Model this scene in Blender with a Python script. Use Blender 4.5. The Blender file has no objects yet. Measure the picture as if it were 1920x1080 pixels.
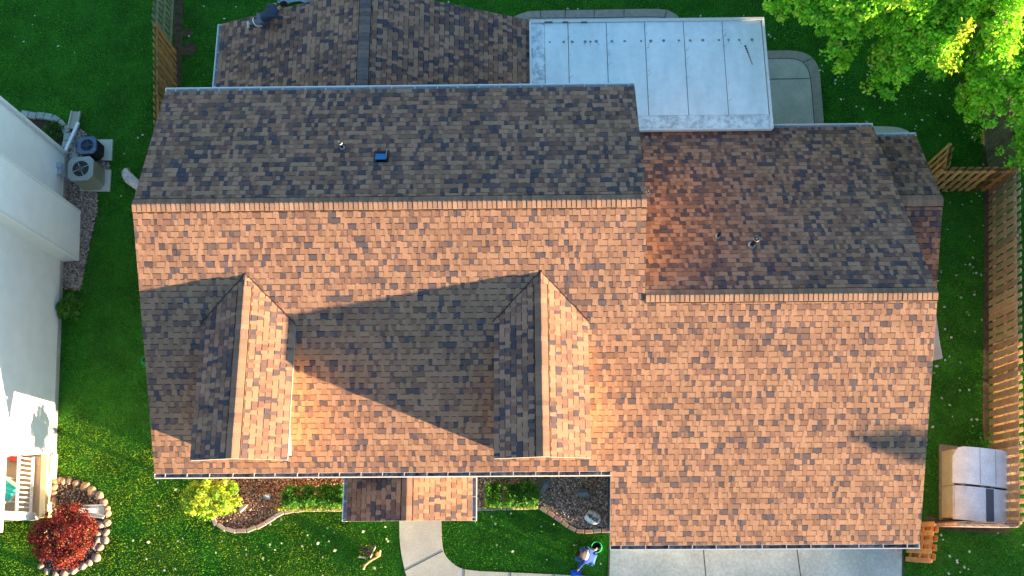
import bpy, bmesh, math, random
import numpy as np
from mathutils import Vector, Matrix
random.seed(7); np.random.seed(7)
S = bpy.context.scene; COL = S.collection
# ---------------- camera ----------------
CH = 29.3
CR = Vector((0.99989206, -0.00494, -0.01383672)); CU = Vector((0.00838159, 0.96528718, 0.26105632)); CD = Vector((-0.01206679, 0.26114411, -0.9652244))
CF = 1707.48
cam = bpy.data.cameras.new('camera'); camo = bpy.data.objects.new('camera', cam); COL.objects.link(camo)
cam.sensor_width = 36; cam.lens = CF / 1920 * 36; cam.clip_end = 2000; cam.clip_start = .5
m = Matrix.Identity(4)
for i in range(3): m[i][0] = CR[i]; m[i][1] = CU[i]; m[i][2] = -CD[i]
m[2][3] = CH; camo.matrix_world = m; S.camera = camo
# ---------------- light ----------------
SAZ = math.radians(-21.2); SEL = math.radians(3.9)          # sun east-south-east, just up
w = bpy.data.worlds.new('World'); S.world = w; w.use_nodes = True
nt = w.node_tree; bg = nt.nodes['Background']
sky = nt.nodes.new('ShaderNodeTexSky'); sky.sky_type = 'NISHITA'; sky.sun_disc = False
sky.sun_elevation = SEL; sky.sun_rotation = math.radians(90) - SAZ
sky.air_density = 1.0; sky.dust_density = 0.0; sky.ozone_density = 2.2
nt.links.new(sky.outputs[0], bg.inputs[0]); bg.inputs[1].default_value = 0.122
sl = bpy.data.lights.new('sun', 'SUN'); sl.energy = 5.0; sl.angle = math.radians(.6); sl.color = (1, .715, .44)
so = bpy.data.objects.new('sun', sl); COL.objects.link(so)
sd = Vector((math.cos(SEL) * math.cos(SAZ), math.cos(SEL) * math.sin(SAZ), math.sin(SEL)))
so.rotation_euler = sd.to_track_quat('Z', 'Y').to_euler(); so.location = (30, -12, 20)
S.view_settings.view_transform = 'Standard'; S.view_settings.look = 'None'; S.view_settings.exposure = 2.74; S.view_settings.gamma = 1
S.cycles.max_bounces = 8; S.cycles.diffuse_bounces = 4
# ---------------- helpers ----------------
def ray(x, y): return CD + CR * ((x - 960) / CF) + CU * ((540 - y) / CF)
def W(x, y, z=0.0):
    v = ray(x, y); t = (z - CH) / v.z; return Vector((0, 0, CH)) + v * t
def tag(o, label=None, cat=None, group=None, kind=None):
    if label: o['label'] = label
    if cat: o['category'] = cat
    if group: o['group'] = group
    if kind: o['kind'] = kind
    return o
def thing(name, loc, label, cat, group=None):
    o = bpy.data.objects.new(name, None); COL.objects.link(o); o.location = loc; o.empty_display_size = .2
    return tag(o, label, cat, group)
def root(o):
    while o.parent: o = o.parent
    return o
def wpos(o):
    v = Vector((0, 0, 0))
    while o: v = v + o.location; o = o.parent
    return v
class MB:
    def __init__(s): s.v = []; s.f = []; s.c = []; s.m = []; s.sm = []
    def add(s, vs, fs, col=(1, 1, 1), mi=0, smooth=False):
        b = len(s.v); s.v.extend([tuple(q) for q in vs])
        for f in fs: s.f.append(tuple(i + b for i in f)); s.c.append(col); s.m.append(mi); s.sm.append(smooth)
    def build(s, name, mats, parent=None, loc=None):
        off = wpos(parent) if parent else (Vector(loc) if loc is not None else Vector((0, 0, 0)))
        me = bpy.data.meshes.new(name)
        me.from_pydata([(a - off.x, b - off.y, c - off.z) for a, b, c in s.v], [], s.f)
        for mt in (mats if isinstance(mats, (list, tuple)) else [mats]): me.materials.append(mt)
        me.polygons.foreach_set('material_index', s.m); me.polygons.foreach_set('use_smooth', s.sm)
        ca = me.color_attributes.new('Col', 'FLOAT_COLOR', 'CORNER')
        n = np.array([len(f) for f in s.f]); c4 = np.ones((len(s.f), 4), np.float32); c4[:, :3] = np.array(s.c, np.float32).reshape(-1, 3)
        ca.data.foreach_set('color', np.repeat(c4, n, axis=0).ravel())
        me.update()
        o = bpy.data.objects.new(name, me); COL.objects.link(o)
        if parent: o.parent = parent
        elif loc is not None: o.location = loc
        return o
def box(mb, c, size, col=(1, 1, 1), rz=0, mi=0, M=None, taper=1):
    x, y, z = [q / 2 for q in size]; R = M if M is not None else Matrix.Rotation(rz, 3, 'Z'); c = Vector(c)
    vs = [c + R @ Vector((a * x * (taper if d > 0 else 1), b * y * (taper if d > 0 else 1), d * z)) for a, b, d in
          ((-1, -1, -1), (1, -1, -1), (1, 1, -1), (-1, 1, -1), (-1, -1, 1), (1, -1, 1), (1, 1, 1), (-1, 1, 1))]
    mb.add(vs, [(0, 3, 2, 1), (4, 5, 6, 7), (0, 1, 5, 4), (1, 2, 6, 5), (2, 3, 7, 6), (3, 0, 4, 7)], col, mi)
def bar(mb, a, b, wd, ht, col=(1, 1, 1), mi=0):
    a = Vector(a); b = Vector(b); d = b - a; L = d.length; x = d / L
    y = Vector((0, 0, 1)).cross(x)
    if y.length < 1e-3: y = Vector((1, 0, 0))
    y.normalize(); z = x.cross(y)
    M = Matrix((x, y, z)).transposed(); box(mb, (a + b) / 2, (L, wd, ht), col, M=M, mi=mi)
def tube(mb, a, b, r1, r2=None, n=12, col=(1, 1, 1), mi=0, caps=True):
    r2 = r1 if r2 is None else r2; a = Vector(a); b = Vector(b); d = (b - a).normalized()
    x = d.orthogonal().normalized(); y = d.cross(x); vs = []
    for p, r in ((a, r1), (b, r2)):
        for i in range(n): t = 2 * math.pi * i / n; vs.append(p + x * (r * math.cos(t)) + y * (r * math.sin(t)))
    mb.add(vs, [(i, (i + 1) % n, n + (i + 1) % n, n + i) for i in range(n)], col, mi, True)
    if caps: mb.add(vs[:n], [tuple(range(n - 1, -1, -1))], col, mi); mb.add(vs[n:], [tuple(range(n))], col, mi)
def prism(mb, pts, z0, z1, col=(1, 1, 1), mi=0):
    if sum(pts[i][0] * pts[(i + 1) % len(pts)][1] - pts[(i + 1) % len(pts)][0] * pts[i][1] for i in range(len(pts))) < 0: pts = pts[::-1]
    n = len(pts); vs = [(p[0], p[1], z0) for p in pts] + [(p[0], p[1], z1) for p in pts]
    mb.add(vs, [tuple(range(n - 1, -1, -1)), tuple(range(n, 2 * n))] + [(i, (i + 1) % n, n + (i + 1) % n, n + i) for i in range(n)], col, mi)
def spline(P, n=6, closed=False):
    out = []; N = len(P); rng = range(N if closed else N - 1)
    for i in rng:
        g = (lambda k: P[k % N]) if closed else (lambda k: P[max(0, min(N - 1, k))])
        a, b, c, d = g(i - 1), g(i), g(i + 1), g(i + 2)
        for k in range(n):
            t = k / n
            out.append(tuple(.5 * ((2 * b[j]) + (-a[j] + c[j]) * t + (2 * a[j] - 5 * b[j] + 4 * c[j] - d[j]) * t * t + (-a[j] + 3 * b[j] - 3 * c[j] + d[j]) * t ** 3) for j in range(2)))
    if not closed: out.append(tuple(P[-1]))
    return out
def noise_mat(name, col=(1, 1, 1), rough=.8, attr=False, scale=8, amt=.25, bump=0, bscale=60, scale2=None, amt2=0, metal=0, trans=0, spec=.3, stretch=None, col2=None):
    mt = bpy.data.materials.new(name); mt.use_nodes = True; n = mt.node_tree.nodes; l = mt.node_tree.links; p = n['Principled BSDF']
    p.inputs['Roughness'].default_value = rough; p.inputs['Metallic'].default_value = metal; p.inputs['Specular IOR Level'].default_value = spec
    g = n.new('ShaderNodeNewGeometry')
    mp = n.new('ShaderNodeMapping'); l.new(g.outputs['Position'], mp.inputs[0])
    if stretch: mp.inputs['Scale'].default_value = stretch
    def noise(sc, lo, hi):
        t = n.new('ShaderNodeTexNoise'); t.inputs['Scale'].default_value = sc; t.inputs['Detail'].default_value = 6; l.new(mp.outputs[0], t.inputs['Vector'])
        r = n.new('ShaderNodeMapRange'); r.inputs[1].default_value = .3; r.inputs[2].default_value = .7; r.inputs[3].default_value = lo; r.inputs[4].default_value = hi
        l.new(t.outputs[0], r.inputs[0]); return r.outputs[0]
    if attr:
        a = n.new('ShaderNodeAttribute'); a.attribute_name = 'Col'; cs = a.outputs['Color']
        if col != (1, 1, 1):
            q = n.new('ShaderNodeMix'); q.data_type = 'RGBA'; q.blend_type = 'MULTIPLY'; q.inputs[0].default_value = 1; l.new(cs, q.inputs[6]); q.inputs[7].default_value = (*col, 1); cs = q.outputs[2]
    else:
        c = n.new('ShaderNodeRGB'); c.outputs[0].default_value = (*col, 1); cs = c.outputs[0]
    if col2:
        q = n.new('ShaderNodeMix'); q.data_type = 'RGBA'; l.new(noise(scale * .6, 0, 1), q.inputs[0]); l.new(cs, q.inputs[6]); q.inputs[7].default_value = (*col2, 1); cs = q.outputs[2]
    def mul(cs, f):
        q = n.new('ShaderNodeVectorMath'); q.operation = 'SCALE'; l.new(cs, q.inputs[0]); l.new(f, q.inputs['Scale']); return q.outputs[0]
    if amt: cs = mul(cs, noise(scale, 1 - amt, 1 + amt))
    if amt2: cs = mul(cs, noise(scale2, 1 - amt2, 1 + amt2))
    l.new(cs, p.inputs['Base Color'])
    if bump:
        t = n.new('ShaderNodeTexNoise'); t.inputs['Scale'].default_value = bscale; t.inputs['Detail'].default_value = 4; l.new(mp.outputs[0], t.inputs['Vector'])
        b = n.new('ShaderNodeBump'); b.inputs['Strength'].default_value = bump; b.inputs['Distance'].default_value = .01; l.new(t.outputs[0], b.inputs['Height']); l.new(b.outputs[0], p.inputs['Normal'])
    if trans:
        tr = n.new('ShaderNodeBsdfTranslucent'); l.new(cs, tr.inputs[0]); mx = n.new('ShaderNodeMixShader'); mx.inputs[0].default_value = trans
        l.new(p.outputs[0], mx.inputs[1]); l.new(tr.outputs[0], mx.inputs[2]); l.new(mx.outputs[0], n['Material Output'].inputs[0])
    return mt
M_SH = noise_mat('asphalt_shingle', attr=True, rough=.92, scale=45, amt=.22, scale2=1.1, amt2=.10, bump=.35, bscale=220, spec=.15)
M_VC = noise_mat('painted', attr=True, rough=.55, scale=9, amt=.06, scale2=60, amt2=.05)
M_WH = noise_mat('white_trim', (.78, .79, .78), rough=.4, scale=5, amt=.06)
M_SD = noise_mat('vinyl_siding', (.74, .75, .72), rough=.45, scale=2, amt=.04)
M_TAN = noise_mat('tan_siding', (.68, .55, .36), rough=.5, scale=3, amt=.05)
M_CON = noise_mat('concrete', (.50, .50, .44), rough=.9, scale=1.3, amt=.14, scale2=35, amt2=.18, bump=.3, bscale=90)
M_CON2 = noise_mat('driveway_concrete', (.52, .54, .51), rough=.9, scale=.9, amt=.15, scale2=14, amt2=.16, bump=.25, bscale=90)
M_JT = noise_mat('concrete_joint', (.10, .09, .08), rough=.95, scale=20, amt=.3)
M_WOOD = noise_mat('cedar', attr=True, rough=.75, scale=5, amt=.22, scale2=60, amt2=.18, bump=.3, bscale=50)
M_GB = noise_mat('lawn_soil', (.03, .14, .012), rough=1, scale=1.2, amt=.35, scale2=14, amt2=.3)
M_GR = noise_mat('grass_blade', attr=True, rough=.6, scale=.7, amt=.22, scale2=4.5, amt2=.22, trans=.35, spec=.2)
M_LF = noise_mat('leaf', attr=True, rough=.5, scale=3, amt=.15, trans=.4, spec=.25)
M_CH = noise_mat('stone_chip', attr=True, rough=.85, scale=60, amt=.25)
M_LIT = noise_mat('wet_leaf_litter', (.05, .042, .036), rough=.9, scale=9, amt=.6, scale2=30, amt2=.6, col2=(.30, .30, .29))
M_VG = noise_mat('gutter_grey', (.35, .36, .36), rough=.7, scale=9, amt=.3)
M_SOIL = noise_mat('bare_soil', (.095, .068, .038), rough=1, scale=6, amt=.4, scale2=50, amt2=.35, bump=.5, bscale=40)
M_MUL = noise_mat('mulch_soil', (.065, .042, .03), rough=1, scale=25, amt=.5, bump=.6, bscale=60)
M_ROCK = noise_mat('rock', attr=True, rough=.75, scale=14, amt=.30, scale2=45, amt2=.2, bump=.5, bscale=30)
M_VEIN = noise_mat('veined_rock', attr=True, rough=.6, scale=22, amt=.35, scale2=60, amt2=.3, bump=.8, bscale=18, stretch=(1, 3, 1), col2=(.16, .20, .22))
M_BARK = noise_mat('bark', (.12, .085, .06), rough=.95, scale=20, amt=.4, bump=.6, bscale=30)
M_MET = noise_mat('metal', attr=True, rough=.35, scale=12, amt=.08, metal=.5)
M_CLO = noise_mat('cloth', attr=True, rough=.9, scale=25, amt=.15, bump=.3, bscale=60)
M_SKIN = noise_mat('skin', (.45, .25, .17), rough=.55, scale=10, amt=.05)
M_PAL = bpy.data.materials.new('patio_panel')
# ---------------- measured house numbers ----------------
XL, XR, XG, XGR = -10.463, 3.312, 2.424, 11.21
YF, YR, YB, A, B, ZB = 1.708, 8.579, 12.598, 2.396, .471, 5.12
YG, YGF, YGB, ZGB = 6.238, -.315, 12.49, 2.44
zm = lambda y: A + B * y
DX = (-7.539, .479); DW, DZE, DZR, DYF = 1.273, 5.052, 5.627, 1.919
yr_, ye_ = (DZR - A) / B, (DZE - A) / B
EX0, EXR, EXE, EY0, EY1, EZE, EZR = -9.90, -4.78, .32, 12.2, 16.36, 2.6, 4.6
# ---------------- ground ----------------
g = MB(); g.add([(-300, -300, -.02), (300, -300, -.02), (300, 300, -.02), (-300, 300, -.02)], [(0, 1, 2, 3)]); tag(g.build('lawn_ground', M_GB), kind='structure')
def sheet(name, pxs, z, mat, smooth=0, closed=True, world=False):
    P = pxs if world else [tuple(W(*q, z)[:2]) for q in pxs]
    if smooth: P = spline(P, smooth, True)
    mb = MB(); prism(mb, P, -.015, z); return tag(mb.build(name, mat), kind='structure'), P
def strip_px(mb, a, b, wd, z, col=(.1, .09, .08), mi=0):
    a = W(*a, z); b = W(*b, z); bar(mb, a, b, wd, .004, col, mi)
EXC = []   # polygons where no grass grows
def inside(P, poly):
    x, y = P[:, 0], P[:, 1]; r = np.zeros(len(P), bool); n = len(poly); j = n - 1
    for i in range(n):
        xi, yi = poly[i][:2]; xj, yj = poly[j][:2]
        with np.errstate(divide='ignore', invalid='ignore'):
            r ^= ((yi > y) != (yj > y)) & (x < (xj - xi) * (y - yi) / (yj - yi + 1e-12) + xi)
        j = i
    return r
# driveway
_, P = sheet('driveway', [(1143, 1018), (1693, 1018), (1691, 1180), (1137, 1180)], .03, M_CON2); EXC.append(P)
mb = MB()
for x in (1318, 1493): strip_px(mb, (x, 1020), (x + (x - 984) * .04, 1170), .03, .033)
strip_px(mb, (1143, 1018), (1138, 1180), .05, .033); strip_px(mb, (1693, 1020), (1691, 1180), .05, .033)
tag(mb.build('driveway_joint', M_JT), kind='structure')
# front walk
wl = [(749, 960), (749, 1000), (752, 1035), (762, 1080), (780, 1130)]
wr = [(1150, 1130), (1145, 1083), (1040, 1077), (900, 1071), (866, 1066), (845, 1053), (832, 1035), (828, 1005), (827, 960)]
_, P = sheet('front_walk', spline(wl, 5) + [(790, 1170), (1150, 1170)] + wr[:3] + spline(wr[3:], 5), .035, M_CON); EXC.append(P)
mb = MB(); strip_px(mb, (757, 1071), (831, 1033), .025, .038)
for x in (871, 958, 1040): strip_px(mb, (x, 1068 + (x - 871) * .04), (x - 3, 1130), .02, .038)
tag(mb.build('front_walk_joint', M_JT), kind='structure')
# patio behind, with a paler band round the edge
def patio(out, inn, joints, z=.04):
    _, P = sheet('patio_band', spline(out, 5), z, noise_mat('patio_band', (.33, .31, .26), rough=.9, scale=6, amt=.14, scale2=50, amt2=.2)); EXC.append(P)
    sheet('patio', spline(inn, 5), z + .004, M_CON)
    mb = MB(); q = spline(inn, 5)
    for a, b in zip(q, q[1:]): strip_px(mb, a, b, .025, z + .007)
    for a, b in joints: strip_px(mb, a, b, .025, z + .008)
    tag(mb.build('patio_joint', M_JT), kind='structure')
patio([(1380, 96), (1440, 95), (1488, 95), (1518, 104), (1535, 128), (1540, 170), (1546, 250), (1546, 300), (1380, 300)],
      [(1382, 110), (1440, 110), (1485, 110), (1505, 117), (1517, 135), (1522, 170), (1528, 250), (1528, 300), (1382, 300)], [((1400, 149), (1518, 147)), ((1505, 117), (1525, 108))])
patio([(955, 60), (960, 35), (985, 23), (1015, 20), (1130, 18), (1235, 17), (1262, 24), (1274, 38), (1280, 90), (955, 90)],
      [(985, 60), (990, 36), (1015, 34), (1130, 33), (1235, 32), (1252, 40), (1262, 60), (1262, 90), (985, 90)], [((1114, 18), (1114, 34)), ((1013, 20), (1014, 34)), ((1250, 19), (1246, 33)), ((1060, 19), (1060, 33)), ((1170, 18), (1170, 33))])
_, P = sheet('rear_step', spline([(1600, 250), (1620, 238), (1665, 237), (1692, 241), (1708, 253), (1712, 290), (1600, 290)], 4), .05, M_CON); EXC.append(P)
_, P = sheet('side_step', [(1740, 580), (1755, 585), (1762, 640), (1768, 672), (1740, 678)], .05, M_CON); EXC.append(P)
# ---------------- shingles ----------------
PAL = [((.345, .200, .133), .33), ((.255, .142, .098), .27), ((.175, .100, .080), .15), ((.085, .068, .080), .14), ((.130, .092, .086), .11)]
PAL_LIT = [((.330, .192, .124), .38), ((.275, .156, .103), .31), ((.205, .118, .088), .15), ((.102, .080, .086), .09), ((.150, .100, .088), .07)]   # copy for the sunlit slopes, their light painted in as softer contrast
PALD = [(tuple(q * .8 for q in c), w_) for c, w_ in PAL]  # darkened copy for the side room roof, offsetting bounced light by colour
def pickcol(r, pal=None):
    t = r.random(); s = 0
    for c, wg in (pal or PAL):
        s += wg
        if t < s: break
    k = r.uniform(.92, 1.08); return tuple(q * k for q in c)
def clip(poly, cv):
    out = poly
    for i in range(len(cv)):
        a, b = cv[i], cv[(i + 1) % len(cv)]; inp = out; out = []
        if not inp: return []
        f = lambda p: (b[0] - a[0]) * (p[1] - a[1]) - (b[1] - a[1]) * (p[0] - a[0])
        for j in range(len(inp)):
            p, q = inp[j], inp[(j + 1) % len(inp)]; fp, fq = f(p), f(q)
            if fp >= 0: out.append(p)
            if (fp >= 0) != (fq >= 0): t = fp / (fp - fq); out.append((p[0] + (q[0] - p[0]) * t, p[1] + (q[1] - p[1]) * t))
    return out
def slope(name, O, h, sl, polys, parent, seed, e=.164, deck=.14, pal=None):
    """O: a point on the eave; h: horizontal unit vector up the slope; sl: rise per run; polys: convex plan polygons"""
    O = Vector(O); h = Vector((h[0], h[1], 0)); c = 1 / math.sqrt(1 + sl * sl)
    V = Vector((h.x * c, h.y * c, sl * c)); U = Vector((h.y, -h.x, 0)); N = U.cross(V)
    mb = MB(); uv = []
    for pl in polys:
        q = [((Vector((x - O.x, y - O.y, 0))).dot(U), (Vector((x - O.x, y - O.y, 0))).dot(h) / c) for x, y in pl]
        if sum(q[i][0] * q[(i + 1) % len(q)][1] - q[(i + 1) % len(q)][0] * q[i][1] for i in range(len(q))) < 0: q = q[::-1]
        uv.append(q); n = len(q)
        top = [O + U * a + V * b - N * .004 for a, b in q]; bot = [p - Vector((0, 0, deck)) for p in top]
        mb.add(top + bot, [tuple(range(n))], (.08, .06, .05), 0)
        mb.add(top + bot, [tuple(range(2 * n - 1, n - 1, -1))] + [(i + n, (i + 1) % n + n, (i + 1) % n, i) for i in range(n)], (1, 1, 1), 1)
    u0 = min(a for q in uv for a, b in q); u1 = max(a for q in uv for a, b in q); v1 = max(b for q in uv for a, b in q); v0 = min(b for q in uv for a, b in q)
    for k in range(int(math.floor(v0 / e)), int(v1 / e) + 1):
        r = random.Random(seed * 7919 + k); u = u0 - r.uniform(0, .4); up = r.random() < .5; col = pickcol(r, pal); vb = k * e
        while u < u1:
            wd = r.choice((.10, .115, .13, .145, .16)) if up else r.choice((.075, .095, .12, .15, .22)); nu = u + wd
            if r.random() < .95: col = pickcol(r, pal)
            if up: tw = .014; P = [(u, vb), (nu, vb), (nu - tw, vb + e), (u + tw, vb + e)]; ht = .0175 + r.uniform(0, .0012)
            else: P = [(u - .014, vb), (nu + .014, vb), (nu + .014, vb + e), (u - .014, vb + e)]; ht = .0155
            for cv in uv:
                q = clip(P, cv)
                if len(q) < 3: continue
                n = len(q); hh = lambda v: ht - .009 * (v - vb) / e
                top = [O + U * a + V * b + N * hh(b) for a, b in q]; bot = [O + U * a + V * b for a, b in q]
                mb.add(top + bot, [tuple(range(n))] + [(i + n, (i + 1) % n + n, (i + 1) % n, i) for i in range(n)], col, 0)
                if not up:      # printed granule band darkened to imitate the shadow under the course above
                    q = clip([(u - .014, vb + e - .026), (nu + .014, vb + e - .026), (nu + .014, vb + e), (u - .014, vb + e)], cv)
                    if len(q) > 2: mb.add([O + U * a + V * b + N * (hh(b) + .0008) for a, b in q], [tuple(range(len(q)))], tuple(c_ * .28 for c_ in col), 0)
            u = nu; up = not up
    o = mb.build(name, [M_SH, M_WH], parent); return o
def caps(name, a, b, s1, s2, parent, seed, e=.132, wd=.175, flip=False, base=(.255, .158, .108)):
    """ridge cap pieces from a to b; s1/s2 slope falls on the left/right of a->b"""
    a = Vector(a); b = Vector(b); d = (b - a).normalized(); L = (b - a).length; lft = Vector((-d.y, d.x, 0)); r = random.Random(seed); mb = MB(); n = int(L / e); e = L / n
    for k in range(n):
        col = pickcol(r) if r.random() < .55 else base; kk = r.uniform(.82, 1.15); col = tuple((.3 * q + .7 * p) * kk for q, p in zip(col, base))
        p0 = a + d * (k * e); p1 = a + d * ((k + 1) * e + .01); h0, h1 = (.038, .029) if not flip else (.029, .038); j = r.uniform(-.005, .005)
        vs = []
        for p, h in ((p0, h0), (p1, h1)):
            for t in (-1, -.62, -.25, 0, .25, .62, 1):
                s = s1 if t > 0 else s2; drop = s * wd * (abs(t) if abs(t) > .1 else .05)
                vs.append(p + lft * (t * wd + j) + Vector((0, 0, h - drop + .008)))
        vs += [v - Vector((0, 0, .045)) for v in vs[:7]] + [v - Vector((0, 0, .045)) for v in vs[7:14]]
        fs = [(i, 7 + i, 8 + i, 1 + i) for i in range(6)] + [(14 + i, i, i + 1, 15 + i) for i in range(6)] + [(7 + i, 21 + i, 22 + i, 8 + i) for i in range(6)] + [(0, 14, 21, 7), (6, 13, 27, 20)]
        mb.add(vs, fs, col, 0)
    for sg, sl_ in ((1, s1), (-1, s2)):   # dark strip beside the caps on each side, painting in their shadow line
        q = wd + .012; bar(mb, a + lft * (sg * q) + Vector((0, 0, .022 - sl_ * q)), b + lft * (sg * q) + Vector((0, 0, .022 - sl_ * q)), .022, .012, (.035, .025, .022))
    return mb.build(name, M_SH, parent)
def gutter(name, a, b, out, parent, step=.6, z=0, first=.3):
    """a,b: roof edge ends; out: horizontal unit vector away from the roof"""
    a = Vector(a); b = Vector(b); out = Vector((out[0], out[1], 0)); d = (b - a).normalized(); mb = MB(); u = Vector((0, 0, 1)); D = .125
    for off, dz, wd, ht, c in ((.008, -.07, .008, .12, (.75, .76, .75)), (D, -.055, .022, .11, (.80, .80, .80)), (D * .5, -.125, D, .008, (.75, .76, .75))):
        bar(mb, a + out * off + u * dz, b + out * off + u * dz, wd, ht, c)
    for p in (a, b): box(mb, p + out * D * .5 - u * .065, (.01 if abs(d.x) > .5 else D, .01 if abs(d.y) > .5 else D, .125), (.8, .8, .8))
    o = mb.build(name, M_VC, parent)
    r = random.Random(int(abs(a.x * 77 + a.y * 31))); L = (b - a).length
    q = MB(); bar(q, a + out * D * .48 - u * .112, b + out * D * .48 - u * .112, D - .02, .016, (1, 1, 1)); q.build('gutter_litter', M_LIT if out.y < -.5 else M_VG, o)
    h = MB(); box(h, a, (.022 if abs(d.x) > .5 else D, .022 if abs(d.y) > .5 else D, .012), (.62, .62, .62)); h0 = None; t = first
    while t < L - .05:
        p = a + d * t + out * D * .5 - u * .006
        if h0 is None: h0 = h.build('hanger', M_VC, o); h0.location = p - a; k = h0
        else: k = h0.copy(); COL.objects.link(k); k.parent = o; k.location = p - a
        t += step * r.uniform(.93, 1.07)
    return o
def pipe(base, h, r, parent, label=None, cap=True):
    mb = MB(); b = Vector(base)
    tube(mb, b - Vector((0, 0, .1)), b + Vector((0, 0, .05)), r * 2.4, r * 1.9, 20, (.08, .09, .10)); tube(mb, b + Vector((0, 0, .05)), b + Vector((0, 0, .11)), r * 1.7, r * 1.15, 20, (.55, .57, .6))
    tube(mb, b, b + Vector((0, 0, h)), r, r, 16, (.03, .028, .026)); 
    if cap: tube(mb, b + Vector((0, 0, h - .02)), b + Vector((0, 0, h + .03)), r * 1.35, r * 1.3, 16, (.7, .68, .64), caps=False); tube(mb, b + Vector((0, 0, h)), b + Vector((0, 0, h + .02)), r * .5, r * .5, 12, (.5, .48, .45))
    o = mb.build('vent_pipe', M_MET, parent)
    if label: o['label'] = label
    return o
# ---------------- the house ----------------
house = thing('house', (0, 6, 0), 'large house with brown and tan shingle roofs, two dormers, filling the middle', 'house')
# walls: main body, garage body, rear room, side room
def gable_body(mb, x0, x1, prof, z0=0):   # prism along x; prof: (y,z) list roof line from south to north
    n = len(prof); P = [(prof[0][0], z0)] + prof + [(prof[-1][0], z0)]; k = len(P)
    vs = [(x0, y, z) for y, z in P] + [(x1, y, z) for y, z in P]
    mb.add(vs, [tuple(range(k - 1, -1, -1))[::-1], tuple(range(2 * k - 1, k - 1, -1))] + [(i, i + k, (i + 1) % k + k, (i + 1) % k) for i in range(k)], (.72, .50, .30), 0)
mb = MB(); lo = .16
gable_body(mb, XL + .35, XR - .25, [(YF + .5, zm(YF + .5) - lo), (YR, zm(YR) - lo), (YB - .4, ZB + (YR - YB + .4) * 0 - lo + .1)])
for q_ in (0,): n0 = len(mb.c); gable_body(mb, XG + .25, XGR - .3, [(YGF + .45, zm(YGF + .45) - lo), (YG, zm(YG) - lo), (YGB - .4, ZGB + .18 - lo)]); mb.c[n0:] = [(.30, .21, .15)] * (len(mb.c) - n0)
gable_body(mb, XGR - .35, 12.35, [(7.45, 2.42 - lo + .04), (9.6, 3.5 - lo), (11.9, 2.4 - lo + .04)])
ye = EY1 - .3; k = [(EX0 + .35, 0), (EXE - .3, 0), (EXE - .3, EZE + .1 - lo), (EXR, EZR - lo), (EX0 + .35, EZE + .12 - lo)]
vs = [(x, EY0, z) for x, z in k] + [(x, ye, z) for x, z in k]; mb.add(vs, [(0, 1, 2, 3, 4), (9, 8, 7, 6, 5)] + [(i, i + 5, (i + 1) % 5 + 5, (i + 1) % 5) for i in range(5)], (.62, .52, .38))
mb.build('wall', noise_mat('house_siding', attr=True, rough=.6, scale=3, amt=.06), house)
fs = slope('front_roof', (XL, YF, zm(YF)), (0, 1), B, [[(XL, YF), (XG, YF), (XG, YR), (XL, YR)], [(XG, YGF), (XR, YGF), (XR, YR), (XG, YR)], [(XR, YGF), (XGR, YGF), (XGR, YG), (XR, YG)]], house, 1, pal=PAL_LIT)
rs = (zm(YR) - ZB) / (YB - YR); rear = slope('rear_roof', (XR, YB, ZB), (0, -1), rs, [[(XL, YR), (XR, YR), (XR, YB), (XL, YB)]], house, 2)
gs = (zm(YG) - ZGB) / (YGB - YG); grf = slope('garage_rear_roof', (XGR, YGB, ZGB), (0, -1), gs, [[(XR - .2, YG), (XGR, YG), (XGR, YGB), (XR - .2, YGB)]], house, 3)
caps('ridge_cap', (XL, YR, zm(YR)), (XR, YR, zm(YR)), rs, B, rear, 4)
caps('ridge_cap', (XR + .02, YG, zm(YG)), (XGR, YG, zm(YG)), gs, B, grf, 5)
es = (EZR - EZE) / (EXR - EX0)
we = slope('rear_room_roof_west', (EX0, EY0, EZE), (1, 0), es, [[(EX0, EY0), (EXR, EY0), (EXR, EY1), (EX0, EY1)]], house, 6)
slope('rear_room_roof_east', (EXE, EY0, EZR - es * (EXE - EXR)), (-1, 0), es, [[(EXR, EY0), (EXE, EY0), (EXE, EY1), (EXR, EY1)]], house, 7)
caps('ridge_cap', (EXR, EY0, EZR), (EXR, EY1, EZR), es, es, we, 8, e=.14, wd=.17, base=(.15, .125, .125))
for q in ((EX0, EY0, EZE),): gutter('gutter', (EX0, EY0 + .4, EZE), (EX0, EY1, EZE), (-1, 0), house)
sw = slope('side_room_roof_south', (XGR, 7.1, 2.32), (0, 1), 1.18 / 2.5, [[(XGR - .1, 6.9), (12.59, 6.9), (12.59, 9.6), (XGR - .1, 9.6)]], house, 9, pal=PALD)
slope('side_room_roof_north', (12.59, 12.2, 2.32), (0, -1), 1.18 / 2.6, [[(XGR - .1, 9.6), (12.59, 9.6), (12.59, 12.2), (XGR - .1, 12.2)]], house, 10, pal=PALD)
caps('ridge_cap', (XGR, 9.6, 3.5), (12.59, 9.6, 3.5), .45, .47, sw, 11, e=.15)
gutter('gutter', (XL, YF, zm(YF)), (XG, YF, zm(YF)), (0, -1), house, .62)
gutter('gutter', (XG + .01, YGF, zm(YGF)), (XGR, YGF, zm(YGF)), (0, -1), house, .66)
gutter('gutter', (XL, YB, ZB), (XR, YB, ZB), (0, 1), house, .64)
gutter('gutter', (7.9, YGB, ZGB), (XGR, YGB, ZGB), (0, 1), house, .66)
gutter('gutter', (XGR + .1, 12.2, 2.32), (12.6, 12.2, 2.32), (0, 1), house, .66)
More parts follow.
